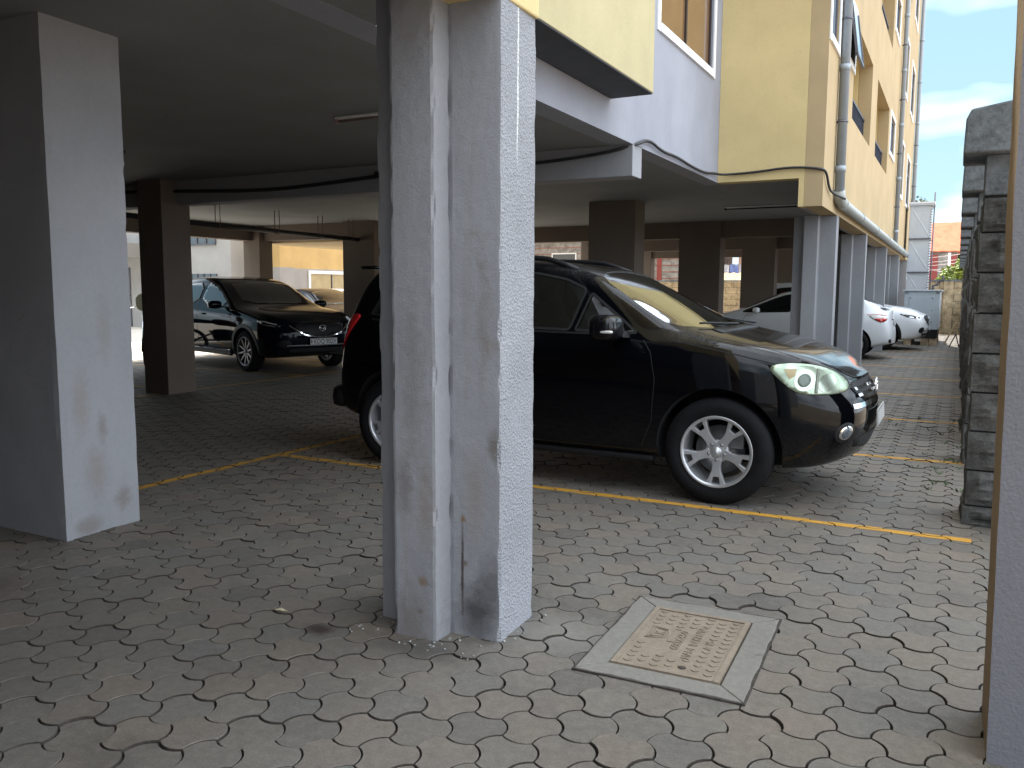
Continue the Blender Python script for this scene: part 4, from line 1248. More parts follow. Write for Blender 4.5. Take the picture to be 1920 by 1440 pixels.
ST = 2.66      # storey
floors = [0, 1, 2, 3]
win_small = [(11.22, 11.95, 4.52, 5.40), (12.92, 13.72, 4.68, 5.42), (21.0, 22.3, 4.55, 5.36)]
win_big = [(24.0, 26.1, 4.02, 5.37), (27.8, 29.4, 4.02, 5.37)]
balc = [(13.75, 16.55, 3.97, 5.37), (17.6, 20.55, 3.97, 5.37)]
up = lambda h, f: (h[0], h[1], h[2] + f * ST, h[3] + f * ST)
holes = [up(h, f) for f in floors for h in win_small + win_big + balc]
mb = MB().mat('cream_dim'); wall_yz(mb, XF, .22, YR1, YE, ZB, ZTOP, holes); badd(mb, 'facade_wall')
# return wall, grey recess wall, front block, end walls, added unseen light-blocking walls
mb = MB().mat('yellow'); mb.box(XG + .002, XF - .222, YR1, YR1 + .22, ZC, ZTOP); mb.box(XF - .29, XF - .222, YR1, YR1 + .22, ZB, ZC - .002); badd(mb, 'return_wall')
gh = [up((8.62, 10.72, 4.12, 5.45), f) for f in floors]
mb = MB().mat('greywall'); wall_yz(mb, XG, .22, YR0, YR1 + .2, ZC, ZTOP, gh); badd(mb, 'recess_wall')
bw = MB().mat('cream_bay_dim'); bw.box(XG + .002, XG + .40, 4.1, 7.29, 3.112, ZTOP - .2); bw.mat('bay_soffit').box(XG + .004, XG + .396, 4.104, 7.286, 3.10, 3.1115); badd(bw, 'projecting_bay', bevel=.012)
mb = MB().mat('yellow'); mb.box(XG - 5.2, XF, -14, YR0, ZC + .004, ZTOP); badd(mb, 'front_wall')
mb = MB().mat('cream_dim'); mb.box(XB, -3.102, YE2 - .22, YE2, ZC + .004, ZTOP); mb.box(XL, XB, YB - .22, YB, ZC + .004, ZTOP); mb.box(XB, XB + .2, YB + .002, YE2 - .222, ZC + .004, ZTOP); mb.box(-3.1, XF - .222, YE - .22, YE, ZC + .004, ZTOP); mb.box(-3.1, -2.9, YE2 - .218, YE - .222, ZC + .004, ZTOP); mb.box(XL, XL + .22, -14, YB - .222, ZC + .004, ZTOP); badd(mb, 'outer_wall')
mb = MB().mat('warm_bounce'); mb.box(XL, XF, -3.3, -3.1, -.05, ZC); badd(mb, 'rear_shade_wall')  # added unseen wall: blocks light from behind, bounces a warm tint
mb = MB().mat('greywall'); mb.box(XF + .002, 7., -9, -3.1, -.05, 4.6); badd(mb, 'front_shade_block')  # added unseen block: cuts light behind the camera, darkens car reflections
mb = MB().mat('plaster_in'); mb.box(XL, XL + .2, -3.098, 8.6, -.05, ZB); badd(mb, 'side_shade_wall')  # added unseen wall, to darken the reflection in the crossover's side
mb = MB().mat('coping'); mb.box(XL - .1, XB - .001, -14, YB + .1, ZTOP, ZTOP + .3); mb.box(XB, XG + .1, -14, YE2 + .1, ZTOP, ZTOP + .3); mb.box(XG + .102, XF + .15, YR1, YE + .1, ZTOP + .001, ZTOP + .3); badd(mb, 'roof')
mb = MB().mat('ceiling')
mb.box(XL + .23, XB - .001, -14, YB - .23, ZC, ZC + .25); mb.box(XB, XG - .222, -14, YE2 - .23, ZC, ZC + .25); mb.box(XG - .2215, XF - .225, YR1 + .222, YE - .23, ZC + .0015, ZC + .25); mb.box(XG - .2215, XF - .30, -14, YR0, ZC + .0015, ZC + .24); mb.box(XG - .2215, -2.15, YR0 + .0005, 3.82, ZC + .0015, ZC + .24)
badd(mb, 'car_port_ceiling')
# rear of the rooms seen through the openings
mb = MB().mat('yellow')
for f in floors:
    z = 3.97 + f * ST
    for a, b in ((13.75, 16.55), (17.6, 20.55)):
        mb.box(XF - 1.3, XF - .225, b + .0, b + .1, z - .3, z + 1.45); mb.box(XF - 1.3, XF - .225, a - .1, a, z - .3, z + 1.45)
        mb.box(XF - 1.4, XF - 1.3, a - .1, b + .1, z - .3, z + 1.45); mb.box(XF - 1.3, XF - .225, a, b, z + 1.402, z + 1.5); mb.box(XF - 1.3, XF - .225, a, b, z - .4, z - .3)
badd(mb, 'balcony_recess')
# railings
for f in floors:
    for a, b in ((13.75, 16.55), (17.6, 20.55)):
        z = 3.97 + f * ST
        mb = MB().mat('rail'); x = XF - .12
        mb.box(x - .02, x + .02, a + .01, b - .01, z + .44, z + .475); mb.box(x - .012, x + .012, a + .01, b - .01, z + .03, z + .05)
        n = 20
        for k in range(n + 1):
            y = lerp(a + .03, b - .03, k / n); mb.box(x - .009, x + .009, y - .009, y + .009, z + .05, z + .44)
        badd(mb, 'balcony_railing')
# windows: frame, panes, sills, white surround
def window(x, h, mull, trim=True, pane='pane', open_leaf=None, trans=.0, fm='window_metal'):
    y0, y1, z0, z1 = h
    root = MB().mat(fm); xr = x - .025; t = .045
    root.box(xr - .04, xr, y0, y0 + t, z0, z1); root.box(xr - .04, xr, y1 - t, y1, z0, z1)
    root.box(xr - .04, xr, y0 + t, y1 - t, z0, z0 + t); root.box(xr - .04, xr, y0 + t, y1 - t, z1 - t, z1)
    for k in range(1, mull):
        y = lerp(y0, y1, k / mull); root.box(xr - .04, xr, y - t / 2, y + t / 2, z0 + t, z1 - t)
    if trans:
        for k in range(mull):
            root.box(xr - .038, xr - .002, lerp(y0, y1, k / mull) + t, lerp(y0, y1, (k + 1) / mull) - t, z1 - trans, z1 - trans + .04)
    w = badd(root, 'window')
    pn = MB().mat(pane); pn.box(xr - .03, xr - .022, y0 + t, y1 - t, z0 + t, z1 - t); badd(pn, 'pane', parent=w)
    if trim:
        tr = MB().mat('white_trim'); e = .085; p = .018
        tr.box(x, x + p, y0 - e, y0, z0 - e, z1 + e); tr.box(x, x + p, y1, y1 + e, z0 - e, z1 + e); tr.box(x, x + p, y0, y1, z1, z1 + e); tr.box(x, x + p + .01, y0, y1, z0 - e, z0)
        badd(tr, 'surround', parent=w)
    if open_leaf:
        lf = MB().mat(fm); a = math.radians(8); c = Vector((x + .02, 0, z1)); d = Vector((math.sin(a), 0, -math.cos(a))); L = z1 - z0
        for yy in (y0, y1): lf.obox(c + d * L / 2 + Vector((0, yy, 0)), d * L / 2, (0, .022, 0), Vector((math.cos(a), 0, math.sin(a))) * .018)
        lf.obox(c + d * L + Vector((0, (y0 + y1) / 2, 0)), d * .022, (0, (y1 - y0) / 2, 0), Vector((math.cos(a), 0, math.sin(a))) * .018)
        lf.mat('pane_sky'); lf.obox(c + d * L / 2 + Vector((0, (y0 + y1) / 2, 0)), d * L / 2, (0, (y1 - y0) / 2, 0), Vector((math.cos(a), 0, math.sin(a))) * .006)
        badd(lf, 'casement', parent=w)

for f in floors:
    window(XF, up(win_small[0], f), 2, pane='pane_sky')
    window(XF, up(win_small[1], f), 1, open_leaf=(f == 0 or None), pane='pane')
    window(XF, up(win_small[2], f), 2, pane='pane_sky')
    for h in win_big: window(XF, up(h, f), 3, trans=.42)
    window(XG, up((8.62, 10.72, 4.12, 5.45), f), 2, pane='pane_brown', fm='brown_metal')

# pillars -----------------------------------------------------------
def pillar_outline(x0, y0):
    """Cross-shaped pillar: narrow nib in front, wings left and right behind it."""
    return [(x0 + .155, y0), (x0 + .345, y0 + .012), (x0 + .352, y0 + .112), (x0 + .572, y0 + .12), (x0 + .562, y0 + .43), (x0 + .0, y0 + .43), (x0 + .0, y0 + .125), (x0 + .155, y0 + .12)]
def rough_pillar(pl, z1, name, parent, nz=90, step=.02, amp=.0035, rough_face=None, main='plaster', lab=None, chip=.03):
    pts = []; own = []
    for i in range(len(pl)):
        a, b = pl[i], pl[(i + 1) % len(pl)]; n = max(2, int(math.hypot(b[0] - a[0], b[1] - a[1]) / step))
        for k in range(n): pts.append((lerp(a[0], b[0], k / n), lerp(a[1], b[1], k / n))); own.append((i, k == 0))
    mb = MB().mat(main); n = len(pts); cx = sum(p[0] for p in pl) / len(pl); cy = sum(p[1] for p in pl) / len(pl)
    rows = []
    for j in range(nz + 1):
        z = lerp(-.03, z1, j / nz); row = []
        for (x, y), (i, corner) in zip(pts, own):
            nn = mnoise.noise_vector(Vector((x * 9, y * 9, z * 5))) * amp + mnoise.noise_vector(Vector((x * 40, y * 40, z * 30))) * amp * .35
            if corner:
                c = max(0, mnoise.noise(Vector((x * 3, y * 3, z * 9))) - .12) * chip
                dx, dy = cx - x, cy - y; l = math.hypot(dx, dy); nn.x += dx / l * (c + .003); nn.y += dy / l * (c + .003)
            row.append(mb.vert((x + nn.x, y + nn.y, z)))
        rows.append(row)
    for a, b in zip(rows, rows[1:]):
        for k in range(n):
            mb.mat('plaster_rough' if own[k][0] == rough_face else main)
            mb.face((a[k], a[(k + 1) % n], b[(k + 1) % n], b[k]))
    mb.mat(main); mb.face(rows[-1]); 
    o = None
    mb.v = [(x - BO.x, y - BO.y, z) for x, y, z in mb.v]
    o = mb.build(name, parent)
    if lab: o['label'] = lab
    return o
# the pillar nearest the camera: shading coordinates start at its corner

PX, PY = -2.10, 2.68
def near_pillar():
    global BO
    old = BO
    o = None
    BO = Vector((PX, PY, 0))
    o = rough_pillar(pillar_outline(PX, PY), ZC + .02, 'pillar', bld, nz=150, step=.012, amp=.003, rough_face=3, main='pillar_plaster', lab='grey pillar with stained plaster foot in the middle of the view')
    o.location = (PX - old.x, PY - old.y, 0); BO = old
near_pillar()
COLY = [12.42, 16.65, 21.6, 26.3, 30.5]
p0 = None
for y in COLY:
    mb = MB().mat('plaster'); mb.prism([(x, yy, -.03) for x, yy in pillar_outline(-2.115, y)], (0, 0, ZB + .03)); badd(mb, 'pillar', bevel=.008)
rough_pillar([(-4.93, 2.845), (-4.265, 2.838), (-4.29, 3.33), (-4.95, 3.34)], ZC + .01, 'pillar', bld, nz=60, step=.04, amp=.002, chip=.012, main='pillar_plaster_left', lab='wide grey pillar at the left edge of the view')
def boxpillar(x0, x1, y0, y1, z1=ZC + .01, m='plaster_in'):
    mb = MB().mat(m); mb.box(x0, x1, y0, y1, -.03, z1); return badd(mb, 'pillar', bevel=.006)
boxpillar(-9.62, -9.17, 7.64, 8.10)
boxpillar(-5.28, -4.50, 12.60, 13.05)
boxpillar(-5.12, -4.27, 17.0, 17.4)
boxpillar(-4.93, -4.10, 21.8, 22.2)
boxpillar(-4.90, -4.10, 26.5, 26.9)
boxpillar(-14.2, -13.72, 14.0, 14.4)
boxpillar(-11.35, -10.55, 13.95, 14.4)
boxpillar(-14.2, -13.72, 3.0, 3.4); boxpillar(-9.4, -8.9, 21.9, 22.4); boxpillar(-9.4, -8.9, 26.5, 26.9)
# beams -------------------------------------------------------------
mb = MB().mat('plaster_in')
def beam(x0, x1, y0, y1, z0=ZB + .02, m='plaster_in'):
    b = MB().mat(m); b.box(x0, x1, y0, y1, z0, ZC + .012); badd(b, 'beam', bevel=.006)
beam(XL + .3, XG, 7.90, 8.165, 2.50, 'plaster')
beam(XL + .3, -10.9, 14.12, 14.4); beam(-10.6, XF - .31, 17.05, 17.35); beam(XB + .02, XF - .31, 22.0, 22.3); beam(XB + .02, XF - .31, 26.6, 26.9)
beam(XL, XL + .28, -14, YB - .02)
b = MB().mat('cream_dim'); b.box(XL, -11.4, YB + .005, 18.6, ZB - .02, ZB + .14); badd(b, 'balcony_slab', bevel=.01)
b = MB().mat('yellow'); b.box(XF - .29, XF + .026, -14, YR0 + .018, ZB, ZC + .002); badd(b, 'edge_beam', bevel=.008)
b = MB().mat('plaster'); b.box(XF - .295, XF - .223, YR1 + .225, YE - .02, ZB + .002, ZC + .010); badd(b, 'edge_beam')

# fittings ----------------------------------------------------------
M['tube_red'] = simple('dusty_tube', (.32, .22, .20), .5)
def batten(x0, x1, y, lab, m='tube_red'):
    t = thing('ceiling_light', lab, 'ceiling light', ((x0 + x1) / 2, y, ZC), 0, 'tube lights on the car port ceiling')
    L = (x1 - x0) / 2
    mb = MB().mat('white_plastic'); mb.box(-L, L, -.022, .022, -.018, -.001); mb.build('lamp_body', t, bevel=.006)
    mb = MB().mat(m); mb.tube([(-L + .03, 0, -.036), (L - .03, 0, -.036)], .012, 10); mb.box(-L, -L + .03, -.018, .018, -.05, -.019); mb.box(L - .03, L, -.018, .018, -.05, -.019); mb.build('lamp_tube', t)
batten(-4.62, -3.42, 5.62, 'dusty unlit tube light on the ceiling beside the middle pillar')
batten(-3.55, -2.2, 14.35, 'long unlit tube light on the ceiling over the white hatchback', 'black_plastic')
t = thing('ceiling_light', 'small round lamp holder on the ceiling behind the wide left pillar', 'ceiling light', (-7.68, 5.92, ZC))
mb = MB().mat('black_plastic'); mb.lathe([(.05, 0), (.05, -.03), (.03, -.045), (.028, -.09)], 16, axis='z'); mb.build('lamp_holder', t)
mb = MB().mat('clear_lens'); rounded(mb, (0, 0, -.13), (.035, .035, .05), 8, 2.); mb.build('bulb', t)

def cable(name, pts, r, lab, cat='cable', clips=True, mat='cable', sub=6):
    P = chaikin([tuple(p) for p in pts], 2, False)
    t = MB().mat(mat); t.tube(P, r, 8)
    o = t.build(name); tag(o, lab, cat)
    return o
XS = XF + .03
cable('power_cable', [(XG - 3.0, 7.86, 2.70), (XG - 1.5, 7.86, 2.66), (XG - .4, 7.86, 2.71), (XG + .03, 7.90, 2.79), (XG + .035, 8.25, 2.90), (XG + .035, 8.7, 2.84), (XG + .035, 9.2, 2.86), (XG + .035, 9.8, 2.83), (XG + .035, 10.4, 2.83), (XG + .035, 10.8, 2.88), (XG + .06, YR1 - .03, 2.89), (XG + .5, YR1 - .03, 2.90), (-1.95, YR1 - .03, 2.94), (XF - .02, YR1 - .03, 2.90), (XS, YR1 + .04, 2.86), (XS, YR1 + .25, 2.72), (XS, YR1 + .55, 2.66), (XF + .15, 12.1, 2.62)], .016, 'black power cable looping along the lower edge of the grey and cream walls')
cable('power_cable', [(-12.5, 7.86, 2.72), (-9.8, 7.86, 2.70), (-9.0, 7.86, 2.66), (-8.0, 7.86, 2.61), (-7.2, 7.86, 2.60), (-6.2, 7.86, 2.65), (-5.2, 7.86, 2.70), (XG - 3.05, 7.86, 2.70)], .022, 'thick black cable sagging along the dark beam left of the middle pillar')
t = thing('drain_pipe', 'long dark drain pipe hung on thread rods under the ceiling', 'pipe', (-10.85, 10, 0))
mb = MB().mat('black_plastic'); mb.tube([(.1, -4.5, 2.50), (0, 0, 2.44), (-.1, 4., 2.42)], .042, 12); mb.build('pipe_run', t)
mb = MB().mat('pvc'); mb.tube([(.085, -3.2, 2.49), (.08, -2.8, 2.489)], .0435, 12); mb.build('pipe_sleeve', t)
for y in (-2.2, .15, 1.52, 2.68, 3.6):
    mb = MB().mat('rust')
    for dx in (-.055, .055): mb.tube([(dx, y, 2.40), (dx, y, ZC)], .007, 6)
    mb.box(-.075, .075, y - .015, y + .015, 2.385, 2.393); mb.build('hanger_rod', t)

# downpipes ---------------------------------------------------------
def downpipe(y, z0, lab, r=.055, z1=ZTOP, x=XF + .075, tail=None):
    t = thing('downpipe', lab, 'downpipe', (x, y, z0), 0, 'grey downpipes on the long facade')
    mb = MB().mat('pvc'); mb.tube([(0, 0, 0), (0, 0, z1 - z0)], r, 14); 
    for k in range(int((z1 - z0) / 1.3) + 1):
        mb.tube([(0, 0, .25 + k * 1.3), (0, 0, .33 + k * 1.3)], r + .006, 14)
    mb.build('pipe', t)
    for k in range(min(5, int((z1 - z0) / 1.3))):
        mb = MB().mat('window_metal')
        z = .9 + k * 1.3; mb.box(-.085, -r + .005, -.02, .02, z - .012, z + .012); mb.tube([(0, 0, z - .012), (0, 0, z + .012)], r + .010, 14)
        mb.build('pipe_clip', t)
downpipe(12.10, 2.72, 'wide grey downpipe nearest the corner of the cream wall', .062)
downpipe(23.4, 2.62, 'grey downpipe between the balconies and the big windows')
downpipe(30.9, .05, 'grey downpipe at the far end of the cream facade', .06)
t = thing('drain_pipe', 'pale sloping drain pipe along the foot of the cream facade', 'pipe', (XF + .085, 12.1, 0))
mb = MB().mat('pvc_pale'); mb.tube([(-.01, 0, 2.74), (-.005, .06, 2.63), (0, .35, 2.585), (0, 4, 2.575), (0, 10, 2.56), (0, 17.4, 2.545)], .072, 16)
for y in (.3, 2.6, 5.4, 8.3, 11.2, 14.1, 17.3): mb.tube([(0, y, 2.587 - y * .0022), (0, y + .12, 2.587 - y * .0022)], .080, 16)
mb.build('pipe_run', t)
cable('power_cable', [(XF + .05, 30.6, 2.75), (XF + .12, 30.9, 2.70), (XF + .30, 31.0, 2.35), (XF + .36, 31.0, 1.9), (XF + .25, 31.0, 1.5), (XF + .1, 31.0, 1.3)], .018, 'thin black cable looping off the far end of the cream facade')
M['pane_cream'] = glass_dark('curtained_cream_pane', (.50, .40, .24), .1)
EXPO = 1.12; CLOUD_FILL = 34.; SKYS = .06  # cloud brightness set high so unseen cloud lights the lane
M['red_line'] = simple('red_joint_paint', (.30, .10, .08), .8)
M['pink_wall'] = simple('pink_wall_paint', (.55, .36, .30), .8, var=.1)
M['tarp'] = simple('straw_tarpaulin', (.36, .26, .11), .8, var=.1)
M['wire'] = simple('pale_wire', (.5, .45, .42), .5)
M['flat_grey'] = plaster('flats_grey', (.36, .34, .325), amt=.1, bs=.2, blot=.05)
M['flat_yellow'] = plaster('flats_yellow', (.56, .38, .165), amt=.1, bs=.2, blot=.05)
M['flat_pale'] = plaster('flats_pale', (.34, .33, .32), amt=.1, bs=.2, blot=.05)
# ------------------------------------------------------------------ right-hand boundary wall with stone piers
M['brown_render'] = plaster('brown_render', (.30, .22, .14), stain=(.16, .10, .05), amt=.5, bs=.5)
M['blue_render'] = plaster('blue_grey_render', (.185, .19, .215), stain=(.12, .09, .055), amt=.6, bs=.6, bscale=90.)
gp = thing('gate_pillar', 'grey rendered pillar with a brown side cut by the right edge of the picture', 'pillar', (.13, 2.74, 0))
mb = MB().mat('blue_render')
def gpx(z): return -.004 + .008 * math.sin(z * 2.1)
n = 40; ra = []; rb = []; rc = []; rd = []
def tilt(z): return lerp(.015, -.035, z / 3.2)
for k in range(n + 1):
    z = lerp(-.05, 3.6, k / n); j = mnoise.noise(Vector((z * 4, 0, 1))) * .004
    ra.append((tilt(z) + j, .33, z)); rb.append((tilt(z) + .004 + j, .0, z)); rc.append((.62, 0, z)); rd.append((.62, .33, z))
R = [[mb.vert(p) for p in r] for r in (ra, rb, rc, rd)]
for k in range(n):
    for q, m in ((0, 'brown_render'), (1, 'blue_render'), (2, 'blue_render'), (3, 'blue_render')):
        a, b = R[q], R[(q + 1) % 4]; mb.mat(m); mb.face((a[k], b[k], b[k + 1], a[k + 1]))
mb.face([R[q][n] for q in range(4)])
mb.build('shaft', gp)

wl = thing('boundary_wall', 'dark rough stone boundary wall with capped piers along the right side of the lane', 'wall', (.10, 5.5, 0))
def rock_block(mb, x0, x1, y0, y1, z0, z1, amp, seedv):
    """Rock-faced block: front (-y) and left (-x) faces bulge out unevenly."""
    nx, nz, ny = 12, 10, 8
    def dsp(u, v, q):
        e = min(1, 5 * min(u, 1 - u)) * min(1, 5 * min(v, 1 - v))
        return e * amp * (.5 + 1.3 * mnoise.noise(Vector((u * 2.3 + seedv, v * 2.3, q))) + .5 * mnoise.noise(Vector((u * 7 + seedv, v * 7, q))))
    F = [[mb.vert((lerp(x0, x1, i / nx), y0 - dsp(i / nx, k / nz, 1.), lerp(z0, z1, k / nz))) for k in range(nz + 1)] for i in range(nx + 1)]
    for i in range(nx):
        for k in range(nz): mb.face((F[i][k], F[i + 1][k], F[i + 1][k + 1], F[i][k + 1]))
    L = [[mb.vert((x0 - dsp(i / ny, k / nz, 7.) * .5, lerp(y0, y1, i / ny), lerp(z0, z1, k / nz))) for k in range(nz + 1)] for i in range(ny + 1)]
    for i in range(ny):
        for k in range(nz): mb.face((L[i][k], L[i][k + 1], L[i + 1][k + 1], L[i + 1][k]))
    mb.poly([(x0, y0, z1), (x1, y0, z1), (x1, y1, z1), (x0, y1, z1)]); mb.poly([(x0, y0, z0), (x0, y1, z0), (x1, y1, z0), (x1, y0, z0)])
def pier(k):
    y = 5.62 + 2.02 * k
    o = bpy.data.objects.new('pier', None); COL.objects.link(o); o.parent = wl; o.location = (0, y - 5.5, 0); o.empty_display_size = .1
    mb = MB().mat('stone'); z = 0.; i = 0
    zs = [-.02, .12, .335, .57, .80, 1.03, 1.265, 1.50, 1.73, 1.93]
    for a, b in zip(zs, zs[1:]):
        rock_block(mb, random.uniform(-.012, .012), .42, 0, .40, a + .006, b - .006, .030, k * 11 + i * 3.3); i += 1
    mb.mat('mortar'); mb.box(.02, .40, .02, .38, -.02, 1.95)
    mb.build('stonework', o)
    mb = MB().mat('coping'); mb.box(.0, .42, -.0, .40, 1.94, 2.17)
    mb.build('neck', o, bevel=.008)
    mb = MB().mat('coping')
    mb.prism([(-.12, -.10, 2.17), (-.115, -.10, 2.36), (-.09, -.10, 2.415), (.20, -.10, 2.46), (.49, -.10, 2.415), (.53, -.10, 2.36), (.54, -.10, 2.17)], (0, .58, 0))
    mb.build('cap', o, bevel=.012)
for k in range(13): pier(k)
mb = MB().mat('stone')
for j in range(5):
    z = -.02 + j * .225; y = 3.12 + (j % 2) * .2
    while y < 26.4:
        if True:
            mb.box(.10 + random.uniform(-.008, .008), .34, y + .005, y + .395, z + .005, z + .22)
        y += .40
mb.mat('mortar'); mb.box(.115, .325, 3.12, 26.4, -.02, 1.09); mb.build('wall_run', wl)

# ------------------------------------------------------------------ far boundary wall (tan blocks)
fw_ = thing('boundary_wall', 'tan block boundary wall closing the far end of the lane', 'wall', (-10, 32.2, 0))
mb = MB().mat('stone_tan')
for j in range(8):
    z = -.02 + j * .225; x = -26 + (j % 2) * .22
    while x < 12.6:
        mb.box(x + .006, x + .434, random.uniform(-.008, .008), .2, z + .005, z + .22); x += .44
mb.mat('mortar'); mb.box(-26, 12.6, .015, .19, -.02, 1.76); mb.build('wall_run', fw_)
mb = MB().mat('coping'); mb.box(-26, 12.6, -.04, .24, 1.782, 1.84); mb.build('wall_coping', fw_)
mb = MB().mat('stone_tan')
for x in (8.75, 9.55): 
    b = MB().mat('stone_tan'); b.box(x, x + .28, -.06, -.0, -.02, 1.775); b.build('buttress', fw_)

# ------------------------------------------------------------------ generator in its cabinet
M['gen'] = simple('cabinet_paint', (.38, .43, .47), .4, var=.04, coat=.2)
gn = thing('generator', 'pale grey metal generator cabinet on blocks at the end of the lane', 'generator', (-.85, 24.9, 0))
mb = MB().mat('gen'); mb.box(-.43, .43, 0, 2.2, .42, 1.43); mb.build('housing', gn, bevel=.012)
mb = MB().mat('gen'); mb.box(-.47, .47, -.04, 2.24, 1.43, 1.465); mb.build('lid', gn, bevel=.008)
mb = MB().mat('gen'); mb.box(-.30, .28, -.014, -.002, .56, 1.30)
mb.mat('window_metal')
for x, z in ((-.27, .62), (-.27, 1.25), (.25, .62), (.25, 1.25), (.25, .93)): mb.box(x - .014, x + .014, -.022, -.0145, z - .014, z + .014)
mb.build('door', gn, bevel=.004)
mb = MB().mat('window_metal')
for x in (-.42, .33):
    for q in range(3): mb.box(x, x + .09, -.006, -.001, 1.36 + q * .022, 1.37 + q * .022)
mb.build('vent', gn)
mb = MB().mat('black_plastic'); mb.box(-.41, .41, .02, 2.18, .20, .42); mb.build('base_frame', gn)
for x in (-.40, .02, .22):
    for y in (.05, 1.9):
        b = MB().mat('stone_tan'); b.box(x, x + .19, y, y + .3, -.02, .20); b.build('support_block', gn, bevel=.01)
mb = MB().mat('window_metal'); mb.tube([(.22, 1., 1.46), (.22, 1., 1.58), (.32, 1., 1.60), (.36, 1., 1.72), (.46, 1., 1.72), (.46, 1., 1.86)], .035, 10); mb.build('exhaust_pipe', gn)

# ------------------------------------------------------------------ panel water tank tower
M['galv'] = simple('galvanised_panel', (.46, .49, .53), .5, .15, var=.06, scale=3.)
tk = thing('water_tank', 'tall pale grey bolted panel water tank rising behind the generator', 'tank', (-1.12, 28.4, 0))
for j in range(4):
    mb = MB().mat('galv'); z0, z1 = .02 + j * 1.0, 1.0 + j * 1.0
    mb.box(-.30, .27, 0, 1.2, z0, z1)
    # pressed diagonal ribs
    for a, b in (((-.28, z0 + .06), (.25, z1 - .06)), ((-.28, z1 - .06), (.25, z0 + .06))):
        t = Vector((b[0] - a[0], 0, b[1] - a[1])).normalized(); nn = Vector((-t.z, 0, t.x)) * .03
        A = Vector((a[0], -.001, a[1])); B = Vector((b[0], -.001, b[1])); C0 = Vector((0, -.006, 0))
        mb.poly([A - nn, B - nn, B + C0, A + C0]); mb.poly([A + C0, B + C0, B + nn, A + nn])
    mb.build('tank_panel', tk)
mb = MB().mat('window_metal')
for j in (1, 2, 3):
    z = j + .01; mb.box(-.31, .29, -.05, 1.22, z - .018, z + .018 - .009)
    for q in range(9): mb.box(-.29 + q * .066, -.275 + q * .066, -.065, -.05, z - .03, z + .03)
for q in range(52): mb.box(.272, .305, -.03, -.005, .06 + q * .0775, .09 + q * .0775)
mb.build('bolted_flange', tk)
mb = MB().mat('galv'); mb.box(-.33, .33, -.06, 1.25, 4.0, 4.05); mb.mat('white_plastic'); mb.box(-.33, .36, -.07, 1.25, 4.051, 4.10); mb.build('tank_lid', tk)
mb = MB().mat('window_metal'); mb.tube([(.34, .3, 0), (.34, .3, 4.4)], .02, 8); mb.build('tank_pipe', tk)

# leaning sign board and trestle near the far wall
M['wood'] = simple('raw_timber', (.45, .36, .22), .8, var=.25, scale=9)
lb = thing('plank', 'pale timber plank leaning against the stone wall near the generator', 'plank', (.0, 25.6, 0))
mb = MB().mat('wood'); mb.obox((-.14, 0, .31), (.13, 0, .31), (0, .05, 0), (-.018, 0, .008)); mb.build('board', lb)
tr = thing('trestle', 'small dark trestle standing at the foot of the stone wall', 'trestle', (.02, 24.6, 0))
mb = MB().mat('black_plastic')
for y in (-.1, .1):
    mb.tube([(-.16, y, 0), (-.02, y, .33)], .014, 6); mb.tube([(.06, y, 0), (-.02, y, .33)], .014, 6)
mb.tube([(-.02, -.14, .33), (-.02, .14, .33)], .018, 6); mb.build('trestle_frame', tr)

# ------------------------------------------------------------------ houses beyond the far wall
M['red_roof'] = simple('salmon_sheet_roof', (.50, .17, .10), .95, var=.15, scale=4, spec=.05)
M['maroon'] = simple('maroon_paint', (.24, .045, .04), .7, var=.15)
M['grey_block'] = stone('grey_block', (.30, .29, .28), .4)
def house(name, lab, x0, x1, y0, y1, h, roofmat, wallmat, pitch=.35, wins=(), group=None, overhang=.35):
    t = thing(name, lab, 'house', ((x0 + x1) / 2, y0, 0), 0, group); w = (x1 - x0) / 2; d = y1 - y0
    mb = MB().mat(wallmat); mb.box(-w, w, 0, d, -.05, h); mb.build('wall', t)
    mb = MB().mat(roofmat); n = int(w * 2 / .18); o = overhang
    prev = None
    for k in range(n + 1):
        x = lerp(-w - o, w + o, k / n); r = .02 if k % 2 else 0
        cur = [mb.vert((x, -o, h + .05 + r)), mb.vert((x, d / 2, h + d * pitch + r)), mb.vert((x, d + o, h + .05 + r)), mb.vert((x, -o, h + .01 + r)), mb.vert((x, d + o, h + .01 + r))]
        if prev:
            mb.face((prev[0], cur[0], cur[1], prev[1])); mb.face((prev[1], cur[1], cur[2], prev[2])); mb.face((prev[3], prev[0], cur[0], cur[3]))
        prev = cur
    mb.build('roof', t, recalc=False)
    for a, b, c, e in wins:
        b_ = MB().mat('white_trim'); b_.box(a - .06, b + .06, -.03, -.002, c - .06, e + .06); f = b_.build('window', t)
        b_ = MB().mat('pane'); b_.box(a, b, -.036, -.031, c, e); b_.build('pane', f)
    return t
t = house('house', 'house with a salmon sheet metal roof beyond the tan wall', -1.75, -.14, 45, 48.6, 3.3, 'red_roof', 'grey_block', .42, overhang=.12)
mb = MB().mat('maroon'); mb.box(-.80, .80, -.05, -.002, 1.2, 1.95); mb.box(-.40, .0, -.06, -.003, 1.952, 3.2); mb.box(.55, .80, -.06, -.003, 1.952, 3.2); mb.build('painted_band', t)
mb = MB().mat('white_trim'); mb.tube([(.48, -.35, 0), (.48, -.35, 3.25)], .05, 8); mb.build('porch_post', t)
t = house('house', 'grey stone house with red painted joints seen between the car port pillars', -20, -10.4, 38, 44, 4.2, 'red_roof', 'grey_block', .3, wins=((1.1, 2.3, 2.3, 3.2), (-2.6, -1.4, 2.3, 3.2)))
mb = MB().mat('red_line')
M_ = 0
for q in range(12): mb.box(-4.8, 4.8, -.016, -.003, .5 + q * .3, .525 + q * .3)
mb.build('painted_joint', t)
mb = MB().mat('maroon')
